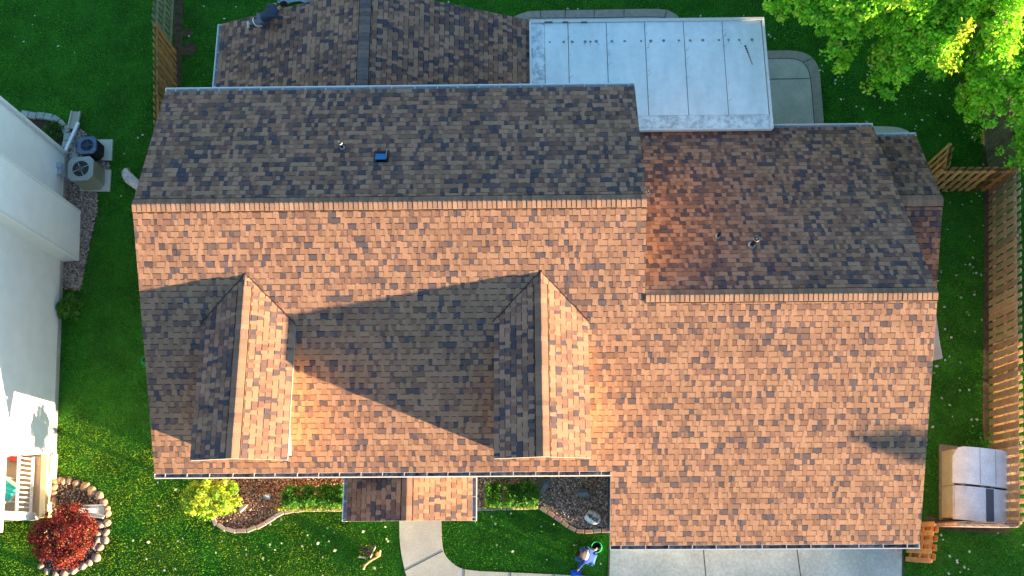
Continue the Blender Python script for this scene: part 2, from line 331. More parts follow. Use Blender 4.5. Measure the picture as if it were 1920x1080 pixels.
# dormers
for i, xc in enumerate(DX):
    ds = (DZR - DZE) / DW; mb = MB()
    wx = DW - .28; zw = DZE + ds * .28 - .16; y0 = DYF + .25; y1 = (zw - A) / B
    k = [(xc - wx, zm(y0) - .3), (xc + wx, zm(y0) - .3), (xc + wx, zw), (xc, DZR - .16), (xc - wx, zw)]; y1 = yr_ - .4
    vs = [(x, y0, z) for x, z in k] + [(x, y1, min(z, DZR - .2)) for x, z in k]
    mb.add(vs, [(0, 1, 2, 3, 4)] + [(i_, i_ + 5, (i_ + 1) % 5 + 5, (i_ + 1) % 5) for i_ in range(5)], (.88, .62, .32))
    d = mb.build('dormer', noise_mat('dormer_siding', attr=True, rough=.5, scale=3, amt=.05), house)
    q = MB(); box(q, (xc, y0 - .02, zm(y0) + .75), (.95, .05, 1.0), (.8, .8, .8)); box(q, (xc, y0 - .045, zm(y0) + .75), (.8, .02, .86), (.05, .06, .08)); box(q, (xc, y0 - .06, zm(y0) + .75), (.8, .01, .04), (.8, .8, .8)); q.build('window', M_VC, d)
    slope('roof_east', (xc + DW, DYF, DZE), (-1, 0), ds, [[(xc + DW, DYF), (xc + DW, ye_), (xc, yr_), (xc, DYF)]], d, 20 + i, e=.168, deck=.1, pal=PAL_LIT)
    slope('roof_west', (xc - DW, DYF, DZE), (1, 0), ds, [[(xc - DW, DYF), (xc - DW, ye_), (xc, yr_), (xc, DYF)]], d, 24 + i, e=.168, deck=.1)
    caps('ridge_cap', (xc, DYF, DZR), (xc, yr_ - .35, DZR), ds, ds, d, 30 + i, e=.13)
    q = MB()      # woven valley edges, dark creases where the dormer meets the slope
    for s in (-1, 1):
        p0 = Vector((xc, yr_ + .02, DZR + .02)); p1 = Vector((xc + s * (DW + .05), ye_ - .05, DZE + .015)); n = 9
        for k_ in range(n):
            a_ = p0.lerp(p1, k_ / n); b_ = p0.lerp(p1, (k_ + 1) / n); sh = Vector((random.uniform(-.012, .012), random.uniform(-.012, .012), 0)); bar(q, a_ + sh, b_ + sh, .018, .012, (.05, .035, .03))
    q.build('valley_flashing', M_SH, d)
    if i == 0: q = MB(); bar(q, (xc + DW + .02, DYF, DZE - .04), (xc + DW + .02, ye_ - .1, DZE - .05), .012, .06, (.36, .31, .27)); q.build('drip_edge', M_VC, d)
# porch roof
pzr, pze = 2.95, 2.28
pw, pe = W(650, 935, pze).x + .02, W(885, 935, pze).x; px_ = W(763, 935, pzr).x; py0 = W(765, 977, pze).y; ps = (pzr - pze) / ((pe - pw) / 2); px_ = (pw + pe) / 2
porch = bpy.data.objects.new('porch', None); COL.objects.link(porch); porch.parent = house
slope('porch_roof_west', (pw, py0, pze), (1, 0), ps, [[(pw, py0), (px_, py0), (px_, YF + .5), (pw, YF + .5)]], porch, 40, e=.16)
slope('porch_roof_east', (pe, py0, pze), (-1, 0), ps, [[(px_, py0), (pe, py0), (pe, YF + .5), (px_, YF + .5)]], porch, 41, e=.16, pal=PAL_LIT)
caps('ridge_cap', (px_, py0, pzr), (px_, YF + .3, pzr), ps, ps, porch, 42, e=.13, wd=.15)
gutter('gutter', (pw, py0, pze), (pw, YF + .3, pze), (-1, 0), porch, .5, first=.06); gutter('gutter', (pe, py0, pze), (pe, YF + .3, pze), (1, 0), porch, .55, first=.1)
mb = MB()
for x in (pw + .35, pe - .35): mb = MB(); box(mb, (x, py0 + .3, 1.08), (.14, .14, 2.16), (.75, .75, .75)); mb.build('post', M_VC, porch)
# roof pipes and box vent
def roofz_rear(y): return ZB + rs * (YB - y)
p = W(643, 279, 5.8); pipe((p.x, p.y, roofz_rear(p.y)), .36, .042, rear, 'small black vent pipe left of the box vent')
p = W(1217, 355, 4.0); zz = lambda y: ZGB + gs * (YGB - y)
pipe((p.x, p.y, zz(p.y)), .18, .05, grf, 'vent pipe close to the higher wall'); p = W(1346, 443, 4.5); pipe((p.x, p.y, zz(p.y)), .30, .045, grf, 'short black vent pipe', cap=False)
p = W(1409, 460, 4.6); pipe((p.x, p.y, zz(p.y)), .62, .062, grf, 'tallest vent pipe with pale cap')
p = W(715, 292, 6.0); mb = MB(); zc = roofz_rear(p.y)
Mx = Matrix.Rotation(-math.atan(rs), 3, 'X')
box(mb, (p.x, p.y, zc + .02), (.42, .42, .02), (.03, .03, .035), M=Mx); box(mb, (p.x, p.y - .07, zc + .16), (.30, .20, .03), (.03, .16, .36), M=Mx)
box(mb, (p.x, p.y - .05, zc + .09), (.27, .22, .15), (.01, .01, .012), M=Mx); box(mb, (p.x + .15, p.y + .02, zc + .12), (.012, .28, .12), (.25, .27, .3), M=Mx)
o = mb.build('box_vent', M_MET, rear); o['label'] = 'blue topped box vent'
# downspout at garage corner
mb = MB(); bar(mb, W(1143, 890, .08), W(1143, 996, .08), .11, .08, (.08, .085, .11)); mb.build('downspout', M_VC, house)
mb = MB(); a = W(1139, 1000, .05); 
# garage doors hidden below the eave but real
for x0 in (3.1, 7.2): box(mb, (x0 + 1.75, YGF + .43, 1.05), (3.5, .05, 2.05), (.7, .7, .68))
mb.build('garage_door', M_VC, house)
# ---------------- patio roof ----------------
n = M_PAL; n.use_nodes = True; N_, L_ = n.node_tree.nodes, n.node_tree.links; p = N_['Principled BSDF']; p.inputs['Roughness'].default_value = .45
g_ = N_.new('ShaderNodeNewGeometry'); mp = N_.new('ShaderNodeMapping'); mp.inputs['Scale'].default_value = (1, .25, 1); L_.new(g_.outputs['Position'], mp.inputs[0])
t1 = N_.new('ShaderNodeTexNoise'); t1.inputs['Scale'].default_value = 2.2; t1.inputs['Detail'].default_value = 8; L_.new(mp.outputs[0], t1.inputs[0])
cr = N_.new('ShaderNodeValToRGB'); cr.color_ramp.elements[0].position = .3; cr.color_ramp.elements[0].color = (.70, .80, .80, 1); cr.color_ramp.elements[1].position = .62; cr.color_ramp.elements[1].color = (.84, .92, .92, 1); L_.new(t1.outputs[0], cr.inputs[0])
t2 = N_.new('ShaderNodeTexNoise'); t2.inputs['Scale'].default_value = 4.5; t2.inputs['Detail'].default_value = 10; t2.inputs['Roughness'].default_value = .75; L_.new(g_.outputs['Position'], t2.inputs[0])
c2 = N_.new('ShaderNodeValToRGB'); c2.color_ramp.elements[0].position = .44; c2.color_ramp.elements[0].color = (0, 0, 0, 1); c2.color_ramp.elements[1].position = .60; c2.color_ramp.elements[1].color = (1, 1, 1, 1); L_.new(t2.outputs[0], c2.inputs[0])
at = N_.new('ShaderNodeAttribute'); at.attribute_name = 'Col'; ml = N_.new('ShaderNodeMath'); ml.operation = 'MULTIPLY'; sx = N_.new('ShaderNodeSeparateColor'); L_.new(at.outputs[0], sx.inputs[0]); L_.new(c2.outputs[0], ml.inputs[0]); L_.new(sx.outputs[0], ml.inputs[1])
mi_ = N_.new('ShaderNodeMix'); mi_.data_type = 'RGBA'; L_.new(ml.outputs[0], mi_.inputs[0]); L_.new(cr.outputs[0], mi_.inputs[6]); mi_.inputs[7].default_value = (.30, .35, .37, 1); L_.new(mi_.outputs[2], p.inputs['Base Color'])
PZ = 2.72; q0, q1, q2 = W(994, 41, PZ), W(1430, 38, PZ), W(1447, 241, PZ); px0, px1, pyS, pyN = q0.x, q1.x + .01, q2.y, q0.y
cover = thing('patio_cover', ((px0 + px1) / 2, (pyS + pyN) / 2, 0), 'flat white metal patio roof with dark seams and water spots behind the house', 'patio roof')
mb = MB()
xs = [W(x, 140, PZ).x for x in (1022, 1067, 1140, 1213, 1287, 1361)]
ys = W(1300, 216, PZ).y; yn = pyN - .06
def fl(x0, x1, y0, y1, z, dirt): box(mb, ((x0 + x1) / 2, (y0 + y1) / 2, z - .05), (x1 - x0, y1 - y0, .1), (dirt, 0, 0))
ed = [xs[0]] + xs[1:] + [px1 - .06]
fl(px0 + .03, xs[0] - .004, ys + .004, yn, PZ, .9)
for a, b in zip(ed, ed[1:]): fl(a + .012, b - .012, ys + .004, yn - .004, PZ, .12)
fl(px0 + .03, px1 - .03, pyS + .03, ys - .004, PZ - .002, .75)
mb.build('roof_panel', M_PAL, cover)
mb = MB()
bar(mb, (px0, pyN, PZ - .03), (px1, pyN, PZ - .03), .10, .15, (.62, .64, .63)); bar(mb, (px1, pyS, PZ - .035), (px1, pyN + .05, PZ - .035), .07, .15, (.74, .78, .78)); bar(mb, (px0, pyS, PZ - .035), (px0, pyN, PZ - .035), .06, .15, (.74, .78, .78)); bar(mb, (px0, pyS, PZ - .035), (px1, pyS, PZ - .035), .05, .15, (.74, .78, .78))
mb.build('fascia', M_VC, cover)
mb = MB()
for x in xs[1:]: bar(mb, (x, ys, PZ - .03), (x, yn, PZ - .03), .025, .02, (.16, .15, .14))
r = random.Random(3)
for x in xs[1:]:
    for k_ in range(7):
        y = r.uniform(ys + .2, yn - .1); t = r.uniform(0, 6.28); ps_ = [(x + s * .03 + .05 * math.cos(t + s * .5) , y + s * .035) for s in range(4)] ; 
        for a_, b_ in zip(ps_, ps_[1:]): bar(mb, (*a_, PZ + .004), (*b_, PZ + .004), .006, .003, (.14, .14, .14))
mb.build('seam', M_VC, cover)
mb = MB()
for x, s in ((1031, .04), (1057, .05), (1073, .06), (1097, .06), (1107, .05), (1118, .06), (1147, .05), (1171, .05), (1202, .045), (1220, .06), (1244, .06), (1273, .045), (1294, .05), (1318, .06), (1348, .045), (1366, .05), (1386, .045), (1410, .055)):
    mb = MB(); c = W(x, 79 - (x - 1031) * .012, PZ); n = 10; rr = s * .95
    mb.add([(c.x + rr * r.uniform(.7, 1.2) * math.cos(6.283 * i / n), c.y + rr * r.uniform(.7, 1.2) * math.sin(6.283 * i / n), PZ + .004) for i in range(n)], [tuple(range(n))], (.22, .24, .25))
    if r.random() < .6: bar(mb, (c.x, c.y, PZ + .004), (c.x + r.uniform(-.1, .12), c.y - r.uniform(.08, .16), PZ + .004), .012, .003, (.28, .3, .31))
    mb.build('water_spot', M_VC, cover)
mb = MB(); a, b = W(1397, 85, PZ), W(1411, 122, PZ); n = 9
for i in range(n):
    p0 = a.lerp(b, i / n); p1 = a.lerp(b, (i + .8) / n); bar(mb, p0 + Vector((0, 0, .004)), p1 + Vector((0, 0, .004)), .06 * (1 - i / n * .6), .004, (.04, .035, .03) if i < 4 else (.2, .18, .16))
mb.build('dark_streak', M_VC, cover)
for x0, x1 in ((1021, 1036), (1055, 1065), (1090, 1101)): mb = MB(); bar(mb, W(x0, 41.5, PZ + .05), W(x1, 41.5, PZ + .05), .045, .006, (.06, .035, .025)); mb.build('rust_stain', M_VC, cover)
mb = MB()
for x in (px0 + .2, px1 - .25): mb = MB(); box(mb, (x, pyN - .25, 1.3), (.1, .1, 2.6), (.75, .75, .75)); mb.build('post', M_VC, cover)
# ---------------- fences ----------------
def fence(p0, p1, h, label, base, cat='fence', sp=.262, bw0=.142, group=None, side=1, two=True, seed=1, z0=.04, back=.55):
    p0 = Vector((p0[0], p0[1], 0)); p1 = Vector((p1[0], p1[1], 0)); d = (p1 - p0).normalized(); nrm = Vector((-d.y, d.x, 0)) * side; L = (p1 - p0).length; r = random.Random(seed)
    t = thing('fence', (p0 + p1) / 2, label, cat, group); b = MB(); i = 0; s = .05; u = Vector((0, 0, 1)); ang = math.atan2(d.y, d.x)
    def board(s, off):
        bw = bw0 * (1 if off > 0 else 1.3)
        k = r.uniform(.78, 1.2) * (back if off < 0 else 1) * (.3 if off > 0 and r.random() < .025 else 1); c = tuple(q * k * r.uniform(.93, 1.07) for q in base); hh = h + r.uniform(-.015, .015); c0 = p0 + d * s + nrm * off  # back boards coloured darker to imitate shade between the front boards
        w2 = bw / 2; e = .03
        P = [(-w2, z0), (w2, z0), (w2, hh - e), (w2 - e, hh), (-w2 + e, hh), (-w2, hh - e)]; vs = [c0 + d * a + u * z_ + nrm * .009 * sg for sg in (-1, 1) for a, z_ in P]
        b.add(vs, [(0, 1, 2, 3, 4, 5), (11, 10, 9, 8, 7, 6)] + [(j, j + 6, (j + 1) % 6 + 6, (j + 1) % 6) for j in range(6)], c)
    while s < L:
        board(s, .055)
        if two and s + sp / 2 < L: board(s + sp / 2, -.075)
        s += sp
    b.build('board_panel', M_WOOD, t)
    for z in (.25, h * .52, h - .25):
        q = MB(); bar(q, p0 + u * z, p1 + u * z, .06, .09, tuple(c * 1.15 for c in base)); q.build('rail', M_WOOD, t)
    n = max(1, round(L / 2.4)); 
    for i in range(n + 1):
        q = MB(); c = p0 + d * (.06 + (L - .12) * i / n) ; box(q, (c.x, c.y, h / 2 - .05), (.09, .09, h - .1), tuple(v * .9 for v in base), ang); q.build('post', M_WOOD, t)
    return t
CED = (.50, .27, .095); CEDR = (.62, .46, .28); WEA = (.17, .19, .11)
Pg = W(318, 50, 0); a0 = W(322, -60, 0); a1 = W(324, 70, 0); b1 = Vector((-12.30, 8.3, 0))
fence((-12.78, 22), (a1.x + .05, W(325, 93, 0).y - .15), 1.8, 'weathered grey green board fence at the top left beyond the orange one', WEA, two=False, sp=.235, bw0=.15, seed=3, side=-1)
fence((-12.50, W(325, 93, 0).y), (-11.95, 11.7), 1.83, 'golden cedar board fence running beside the left end of the house', CED, seed=4, side=-1)
fr0 = W(1858, 358, 0); fr1 = W(1852, 978, 0); 
mid = W(1860, 344, 0)
fence((fr0.x, fr0.y + .1), (W(1858, 975, 0).x - .02, W(1858, 985, 0).y), 1.83, 'long tan cedar fence down the right side of the yard beside the shed', CEDR, seed=5, side=1)
fence((mid.x + .15, 17.5), (mid.x, mid.y), 1.75, 'weathered green board fence at the right beneath the big maple', WEA, sp=.22, bw0=.15, seed=6, side=1)
e0 = W(1738, 356, 0); e1 = W(1858, 356, 0)
fence((e0.x - .3, e0.y), (e1.x, e1.y), 1.83, 'short golden cedar fence between the side room and the right fence', CED, seed=7, side=-1)
g0 = W(1738, 322, 0); g1 = W(1752, 290, 0)
fence((W(1733, 352, 0).x, W(1733, 352, 0).y), (W(1742, 305, 0).x, W(1742, 305, 0).y), 1.75, 'small cedar gate standing open beyond the side room roof', CED, 'gate', seed=8, side=1)
s0 = W(1750, 984, 0); s1 = W(1858, 986, 0)
fence((W(1748, 984, 0).x, s0.y), (s1.x, s1.y), 1.8, 'cedar fence seen edge-on in front of the shed', (.6, .45, .36), seed=9, side=-1)
h0 = W(1704, 983, 0)
fence((W(1700, 1052, 0).x, W(1700, 1052, 0).y), (W(1708, 982, 0).x, W(1708, 982, 0).y), 1.83, 'short orange cedar fence at the front right corner of the garage', (.50, .25, .09), seed=10, side=1)
for nm, pts in (('soil_strip', [(325, -40), (343, -40), (341, 90), (338, 165), (325, 170), (326, 90)]), ('soil_strip', [(1846, 340), (1860, 340), (1857, 560), (1853, 800), (1843, 800), (1845, 560)]), ('soil_strip', [(1850, 60), (1900, 60), (1890, 330), (1846, 335)]), ('soil_strip', [(1740, 965), (1770, 975), (1890, 980), (1880, 1000), (1750, 990)])):
    o, P = sheet(nm, spline(pts, 3, True), .012, M_SOIL); EXC.append(P)
# worn patches
for c, r_ in (((352, 92), .35), ((350, 62), .22)):
    cc = W(*c, 0); P = [(cc.x + r_ * random.uniform(.6, 1.2) * math.cos(i * .6), cc.y + r_ * random.uniform(.5, 1) * math.sin(i * .6)) for i in range(10)]
    sheet('soil_patch', spline(P, 3, True), .008, M_SOIL, world=True); EXC.append(P)
# ---------------- neighbour house ----------------
N0 = Vector((-15.16, 4.29, 0)); nt_ = Vector((-.0868, .9962, 0)).normalized(); ne = Vector((nt_.y, -nt_.x, 0)); nang = math.atan2(nt_.y, nt_.x) - math.pi / 2
def NP(s, off, z): return N0 + nt_ * s + ne * off + Vector((0, 0, z))
def onwall(x, y, off=0):
    v = ray(x, y); o = Vector((0, 0, CH)); t = ((N0 + ne * off) - o).dot(ne) / v.dot(ne); p = o + v * t; return (p - N0).dot(nt_), p.z
sN = (W(125, 292, 0) - N0).dot(nt_); sS = onwall(90, 850)[0]
sb0 = (W(148, 489, 0) - N0).dot(nt_); sb1 = (W(151, 397, 0) - N0).dot(nt_); bo = (W(150, 440, 0) - N0).dot(ne)
nb = thing('neighbor_house', NP(3, -3, 0), 'white clapboard house cut by the left edge of the picture', 'house')
def clap(mb, s0, s1, off, z0, z1, col=(.86, .87, .85)):   # lap siding: each course a tilted board
    z = z0; e = .115
    while z < z1 - .01:
        zt = min(z + e, z1)
        a = [NP(s0, off + .022, z), NP(s1, off + .022, z), NP(s1, off + .002, zt), NP(s0, off + .002, zt), NP(s0, off, z), NP(s1, off, z)]
        mb.add(a, [(0, 1, 2, 3), (4, 5, 1, 0)], col)
        mb.add([NP(s0, off + .0065, zt - .016), NP(s1, off + .0065, zt - .016), NP(s1, off + .0045, zt), NP(s0, off + .0045, zt)], [(0, 1, 2, 3)], tuple(q * .66 for q in col)); z = zt  # dark line at each course top paints in the shadow gap
mb = MB()
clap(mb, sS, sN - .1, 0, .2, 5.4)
for s_, f in ((sS, 1),):
    pass
P = [NP(sS, -.003, 0), NP(sN, -.003, 0), NP(sN, -9, 0), NP(sS, -9, 0)]; prism(mb, P, 0, 5.4, (.70, .71, .69))
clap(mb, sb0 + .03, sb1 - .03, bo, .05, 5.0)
P = [NP(sb0, 0, 0), NP(sb0, bo - .003, 0), NP(sb1, bo - .003, 0), NP(sb1, 0, 0)]; prism(mb, P, 0.02, 5.0, (.74, .75, .73))
mb.build('wall', noise_mat('neighbor_siding', attr=True, rough=.5, scale=2, amt=.04), nb)
mb = MB(); prism(mb, [NP(sS, -.02, 0), NP(sN, -.02, 0), NP(sN, .045, 0), NP(sS, .045, 0)], 0, .2, (.42, .42, .38)); mb.build('foundation', M_CH, nb)
mb = MB()
for s_, o_, zt in ((sN - .06, .01, 5.4), (sb0 + .03, bo, 5), (sb1 - .03, bo, 5)): box(mb, NP(s_, o_ + .005, zt / 2), (.05, .10, zt), (.80, .81, .80), nang)
mb.build('corner_trim', M_VC, nb)
mb = MB()
bar(mb, NP(sN - .02, .1, .35), NP(sN - .02, .1, 5.3), .10, .08, (.78, .80, .82)); bar(mb, NP(sN - .02, .1, .33), W(147, 230, .12), .10, .08, (.72, .76, .82))
mb.build('downspout', M_VC, nb)
mb = MB(); rz_ = 7.6; P = [NP(sS - 2.4, .35, 5.35), NP(sN + .4, .35, 5.35), NP(sN + .4, -4.5, rz_), NP(sS - 2.4, -4.5, rz_), NP(sN + .4, -9.4, 5.35), NP(sS - 2.4, -9.4, 5.35)]
mb.add(P + [p - Vector((0, 0, .15)) for p in P], [(0, 1, 2, 3), (3, 2, 4, 5), (6, 9, 8, 7), (9, 11, 10, 8), (0, 6, 7, 1), (5, 4, 10, 11), (1, 7, 8, 2), (2, 8, 10, 4), (0, 3, 9, 6), (3, 5, 11, 9)], (.16, .14, .13)); mb.build('roof', M_SH, nb)
mb = MB(); s_, z_ = onwall(113, 316, .05)
for k_, (x, y) in enumerate(((113, 312), (114, 324))):
    s_, z_ = onwall(x, y, .08); box(mb, NP(s_, .09, z_), (.16, .2, .3), (.46, .52, .58), nang)
mb.build('meter_box', M_VC, nb)
mb = MB(); s_, z_ = onwall(98, 378, .06); tube(mb, NP(s_, .0, z_), NP(s_, .14, z_), .12, .10, 16, (.45, .46, .47)); bar(mb, NP(s_ - .05, .06, z_), NP(s_ - .6, .05, .15), .05, .05, (.55, .56, .57)); mb.build('vent_hood', M_VC, nb)
# porch of the neighbour: deck, rail, beam, column
sP0 = onwall(90, 960)[0] - .15; zd = .35; pdo = (W(97, 905, 0) - N0).dot(ne)
mb = MB(); prism(mb, [NP(sP0, pdo - .14, 0), NP(sS - .01, pdo - .14, 0), NP(sS - .01, -5, 0), NP(sP0, -5, 0)], 0, zd, (.36, .26, .17)); mb.build('porch_floor', M_VC, nb)
mb = MB(); prism(mb, [NP(sP0, pdo - .13, 0), NP(sS - .01, pdo - .13, 0), NP(sS - .01, pdo + .05, 0), NP(sP0, pdo + .05, 0)], 0, zd + .1, (.72, .62, .36)); mb.build('porch_skirt', M_VC, nb)
mb = MB(); ro = pdo - .38
def railp(px, z): return NP(onwall(60, px)[0], ro, z)
sa, sb_ = sS - .08, sP0 + .1
for z in (zd + .12, zd + .95): bar(mb, NP(sa, ro, z), NP(sb_, ro, z), .07, .05, (.8, .78, .72))
nn = 12
for i in range(nn): s_ = sa + (sb_ - sa) * (i + .5) / nn; bar(mb, NP(s_, ro, zd + .12), NP(s_, ro, zd + .95), .04, .04, (.8, .78, .72))
mb.build('railing', M_VC, nb)
mb = MB(); box(mb, NP(sP0 + .05, ro + .02, 1.5), (.22, .22, 2.5), (.76, .78, .80), nang); mb.build('column', M_VC, nb)
bmo = -.62 - .0
mb = MB(); so_ = onwall(4, 925)[0]; 
ob = (W(2, 925, 2.6) - N0).dot(ne); bar(mb, NP(sS + .1, ob, 2.6), NP(sP0 - .45, ob, 2.6), .14, .14, (.8, .8, .8)); mb.build('gutter', M_VC, nb)
mb = MB(); prism(mb, [NP(sP0 - .35, ob - .08, 0), NP(sS, ob - .08, 0), NP(sS, -6, 0), NP(sP0 - .35, -6, 0)], 2.62, 2.75, (.7, .7, .7)); mb.build('porch_roof', M_VC, nb)
mb = MB(); s_, z_ = onwall(8, 745, .1); s2, z2 = onwall(3, 762, .1); bar(mb, NP(s_, .08, z_ - .1), NP(s_ - .0, .08, z_ + .6), .12, .05, (.85, .85, .85)); mb.build('light_fixture', M_VC, nb)
# things round the neighbour's house
mb = MB(); c = W(140, 243, 0); a, b = W(144, 210, .05), W(137, 242, .05); bar(mb, a, b, .30, .07, (.42, .41, .33)); d_ = (b - a).normalized(); sd_ = Vector((-d_.y, d_.x, 0))
for s_ in (-1, 1): bar(mb, a + sd_ * .15 * s_ + Vector((0, 0, .05)), b + sd_ * .15 * s_ + Vector((0, 0, .05)), .04, .09, (.50, .49, .40))
tag(mb.build('splash_block', M_CH, loc=a), 'grey concrete splash block under the downspout by the air conditioners', 'splash block')
def ac(px, col, topc, label, sx=.84, h=.85, lou=True):
    """px: top-face centre pixel"""
    c = W(px[0], px[1], h); c.z = 0; t = thing('air_conditioner', c, label, 'air conditioner', 'air conditioners'); rz = math.radians(4)
    R = Matrix.Rotation(rz, 3, 'Z'); u = Vector((0, 0, 1)); w2 = sx / 2; ch = .14
    oct_ = [(-w2 + ch, -w2), (w2 - ch, -w2), (w2, -w2 + ch), (w2, w2 - ch), (w2 - ch, w2), (-w2 + ch, w2), (-w2, w2 - ch), (-w2, -w2 + ch)]
    b = MB(); P = [(c + R @ Vector((x, y, 0))) for x, y in oct_]; prism(b, P, .12, h - .05, col)
    for k_ in range(4):
        an = rz + k_ * math.pi / 2; dx = Vector((math.cos(an), math.sin(an), 0)); dy = Vector((-dx.y, dx.x, 0))
        if lou:
            for i in range(9): y = (-.5 + (i + .5) / 9) * (sx - .3); bar(b, c + dx * (w2 + .006) + dy * y + u * .18, c + dx * (w2 + .006) + dy * y + u * (h - .1), .02, .02, tuple(q * 1.12 for q in col))
        else:
            for i in range(12): z = .18 + i * .05; bar(b, c + dx * (w2 + .005) - dy * (w2 - .16) + u * z, c + dx * (w2 + .005) + dy * (w2 - .16) + u * z, .012, .012, tuple(q * .6 for q in col))
    b.build('cabinet', M_MET, t)
    q = MB(); n = 32; ri = w2 * .66
    vs = [c + R @ Vector((x * 1.02, y * 1.02, h)) for x, y in oct_]; ring = [c + Vector((ri * math.cos(6.2832 * i / n), ri * math.sin(6.2832 * i / n), h)) for i in range(n)]
    sq = []
    for i in range(n):
        a = 6.2832 * i / n; dx, dy = math.cos(a), math.sin(a); k_ = min(w2 * 1.02 / max(abs(dx), 1e-6), w2 * 1.02 / max(abs(dy), 1e-6), (2 * w2 - ch) * 1.02 / (abs(dx) + abs(dy))); sq.append(c + R @ Vector((dx * k_, dy * k_, h)))
    q.add(ring + sq + [p - u * .06 for p in sq], [(i, n + i, n + (i + 1) % n, (i + 1) % n) for i in range(n)] + [(n + i, 2 * n + i, 2 * n + (i + 1) % n, n + (i + 1) % n) for i in range(n)], topc)
    q.build('top_panel', M_MET, t)
    q = MB(); q.add([p - u * .04 for p in ring], [tuple(range(n))], (.02, .025, .03))
    for i in range(8):
        a = rz + i * math.pi / 4 + (.4 if lou else 0); 
        if i % 2 == 0: bar(q, c + Vector((.08 * math.cos(a), .08 * math.sin(a), h + .004)), c + Vector((ri * math.cos(a), ri * math.sin(a), h + .004)), .025 if lou else .014, .012, topc)
    for rr in ((.35, .55, .8) if lou else (.3, .45, .6, .75, .9)):
        for i in range(n): a, b2 = 6.2832 * i / n, 6.2832 * (i + 1) / n; bar(q, c + Vector((ri * rr * math.cos(a), ri * rr * math.sin(a), h)), c + Vector((ri * rr * math.cos(b2), ri * rr * math.sin(b2), h)), .008, .006, tuple(v * .75 for v in topc))
    tube(q, c + u * (h - .03), c + u * (h + .015), .11, .10, 20, tuple(v * .35 for v in topc)); q.build('fan_guard', M_MET, t)
    for i in range(4):
        a = i * math.pi / 2 + .6; f = MB(); dx = Vector((math.cos(a), math.sin(a), 0)); dy = Vector((-dx.y, dx.x, 0))
        f.add([c + dx * .08 - dy * .04 + u * (h - .1), c + dx * ri * .9 - dy * .10 + u * (h - .12), c + dx * ri * .9 + dy * .10 + u * (h - .07), c + dx * .08 + dy * .04 + u * (h - .08)], [(0, 1, 2, 3)], (.12, .13, .15)); f.build('fan_blade', M_MET, t)
    return t, c
def pad(pts, label):
    P = [W(*q, .08) for q in pts]; mb = MB(); prism(mb, P, 0, .08, (.55, .55, .48)); o = mb.build('equipment_pad', M_CH, loc=(P[0].x, P[0].y, 0)); tag(o, label, 'concrete pad', 'equipment pads'); EXC.append(P)
ac((163, 272), (.06, .055, .06), (.13, .17, .24), 'dark grey air conditioner on a pad, the upper of the pair', sx=.66, h=.70, lou=False)
ac((151, 316), (.42, .43, .38), (.38, .40, .38), 'pale grey louvred air conditioner, the lower and larger of the pair', sx=.84, h=1.0)
pad([(168, 262), (211, 261), (209, 300), (165, 300)], 'pale concrete pad beneath the dark air conditioner')
pad([(150, 318), (208, 318), (205, 358), (150, 358)], 'pale concrete pad beneath the louvred air conditioner')
# stone ring and ground cover bed by the corner
cur = spline([(40, 213), (62, 217), (84, 218), (104, 224), (119, 237), (126, 252), (125, 266), (122, 278)], 8)
_, P = sheet('planting_soil', [(20, 230), (60, 219), (104, 226), (124, 250), (124, 290), (100, 290)], .01, M_MUL); EXC.append(P)
ORD = ['first', 'second', 'third', 'fourth', 'fifth', 'sixth', 'seventh', 'eighth', 'ninth', 'tenth', 'eleventh', 'twelfth', 'thirteenth', 'fourteenth']
def blocks(curve, n, size, name, label, cat, group, cols, jit=.1, mat=M_CH, gap=.02):
    P = [W(*q, .05) for q in curve]; L = [0]
    for a, b in zip(P, P[1:]): L.append(L[-1] + (b - a).length)
    def at_(t):
        for i in range(len(L) - 1):
            if t <= L[i + 1]: return P[i].lerp(P[i + 1], (t - L[i]) / (L[i + 1] - L[i] + 1e-9)), (P[i + 1] - P[i]).normalized()
        return P[-1], (P[-1] - P[-2]).normalized()
    st = L[-1] / n
    for k_ in range(n):
        p, d = at_(st * (k_ + .5)); mb = MB(); w_, h_ = size; col = tuple(q * random.uniform(.85, 1.15) for q in random.choice(cols)); an = math.atan2(d.y, d.x) + random.uniform(-jit, jit)
        box(mb, (p.x, p.y, h_ / 2 - .01), (st - gap, w_, h_), col, an); o = mb.build(name, mat, loc=(p.x, p.y, 0)); mo = o.modifiers.new('bevel', 'BEVEL'); mo.width = .018; mo.segments = 2; tag(o, label % ORD[k_], cat, group)
blocks(cur, 9, (.24, .12), 'edging_block', 'grey edging block of the curved row by the white wall, %s from its left end', 'edging block', 'edging blocks of the corner bed', [(.36, .38, .36)])
mb = MB(); P = [W(*q, .05) for q in ((130, 293), (141, 281), (149, 297), (134, 302))]; prism(mb, P, 0, .06, (.36, .38, .35)); tag(mb.build('stepping_stone', M_CH, loc=P[0]), 'single grey paver between the downspout and the air conditioners', 'paver')
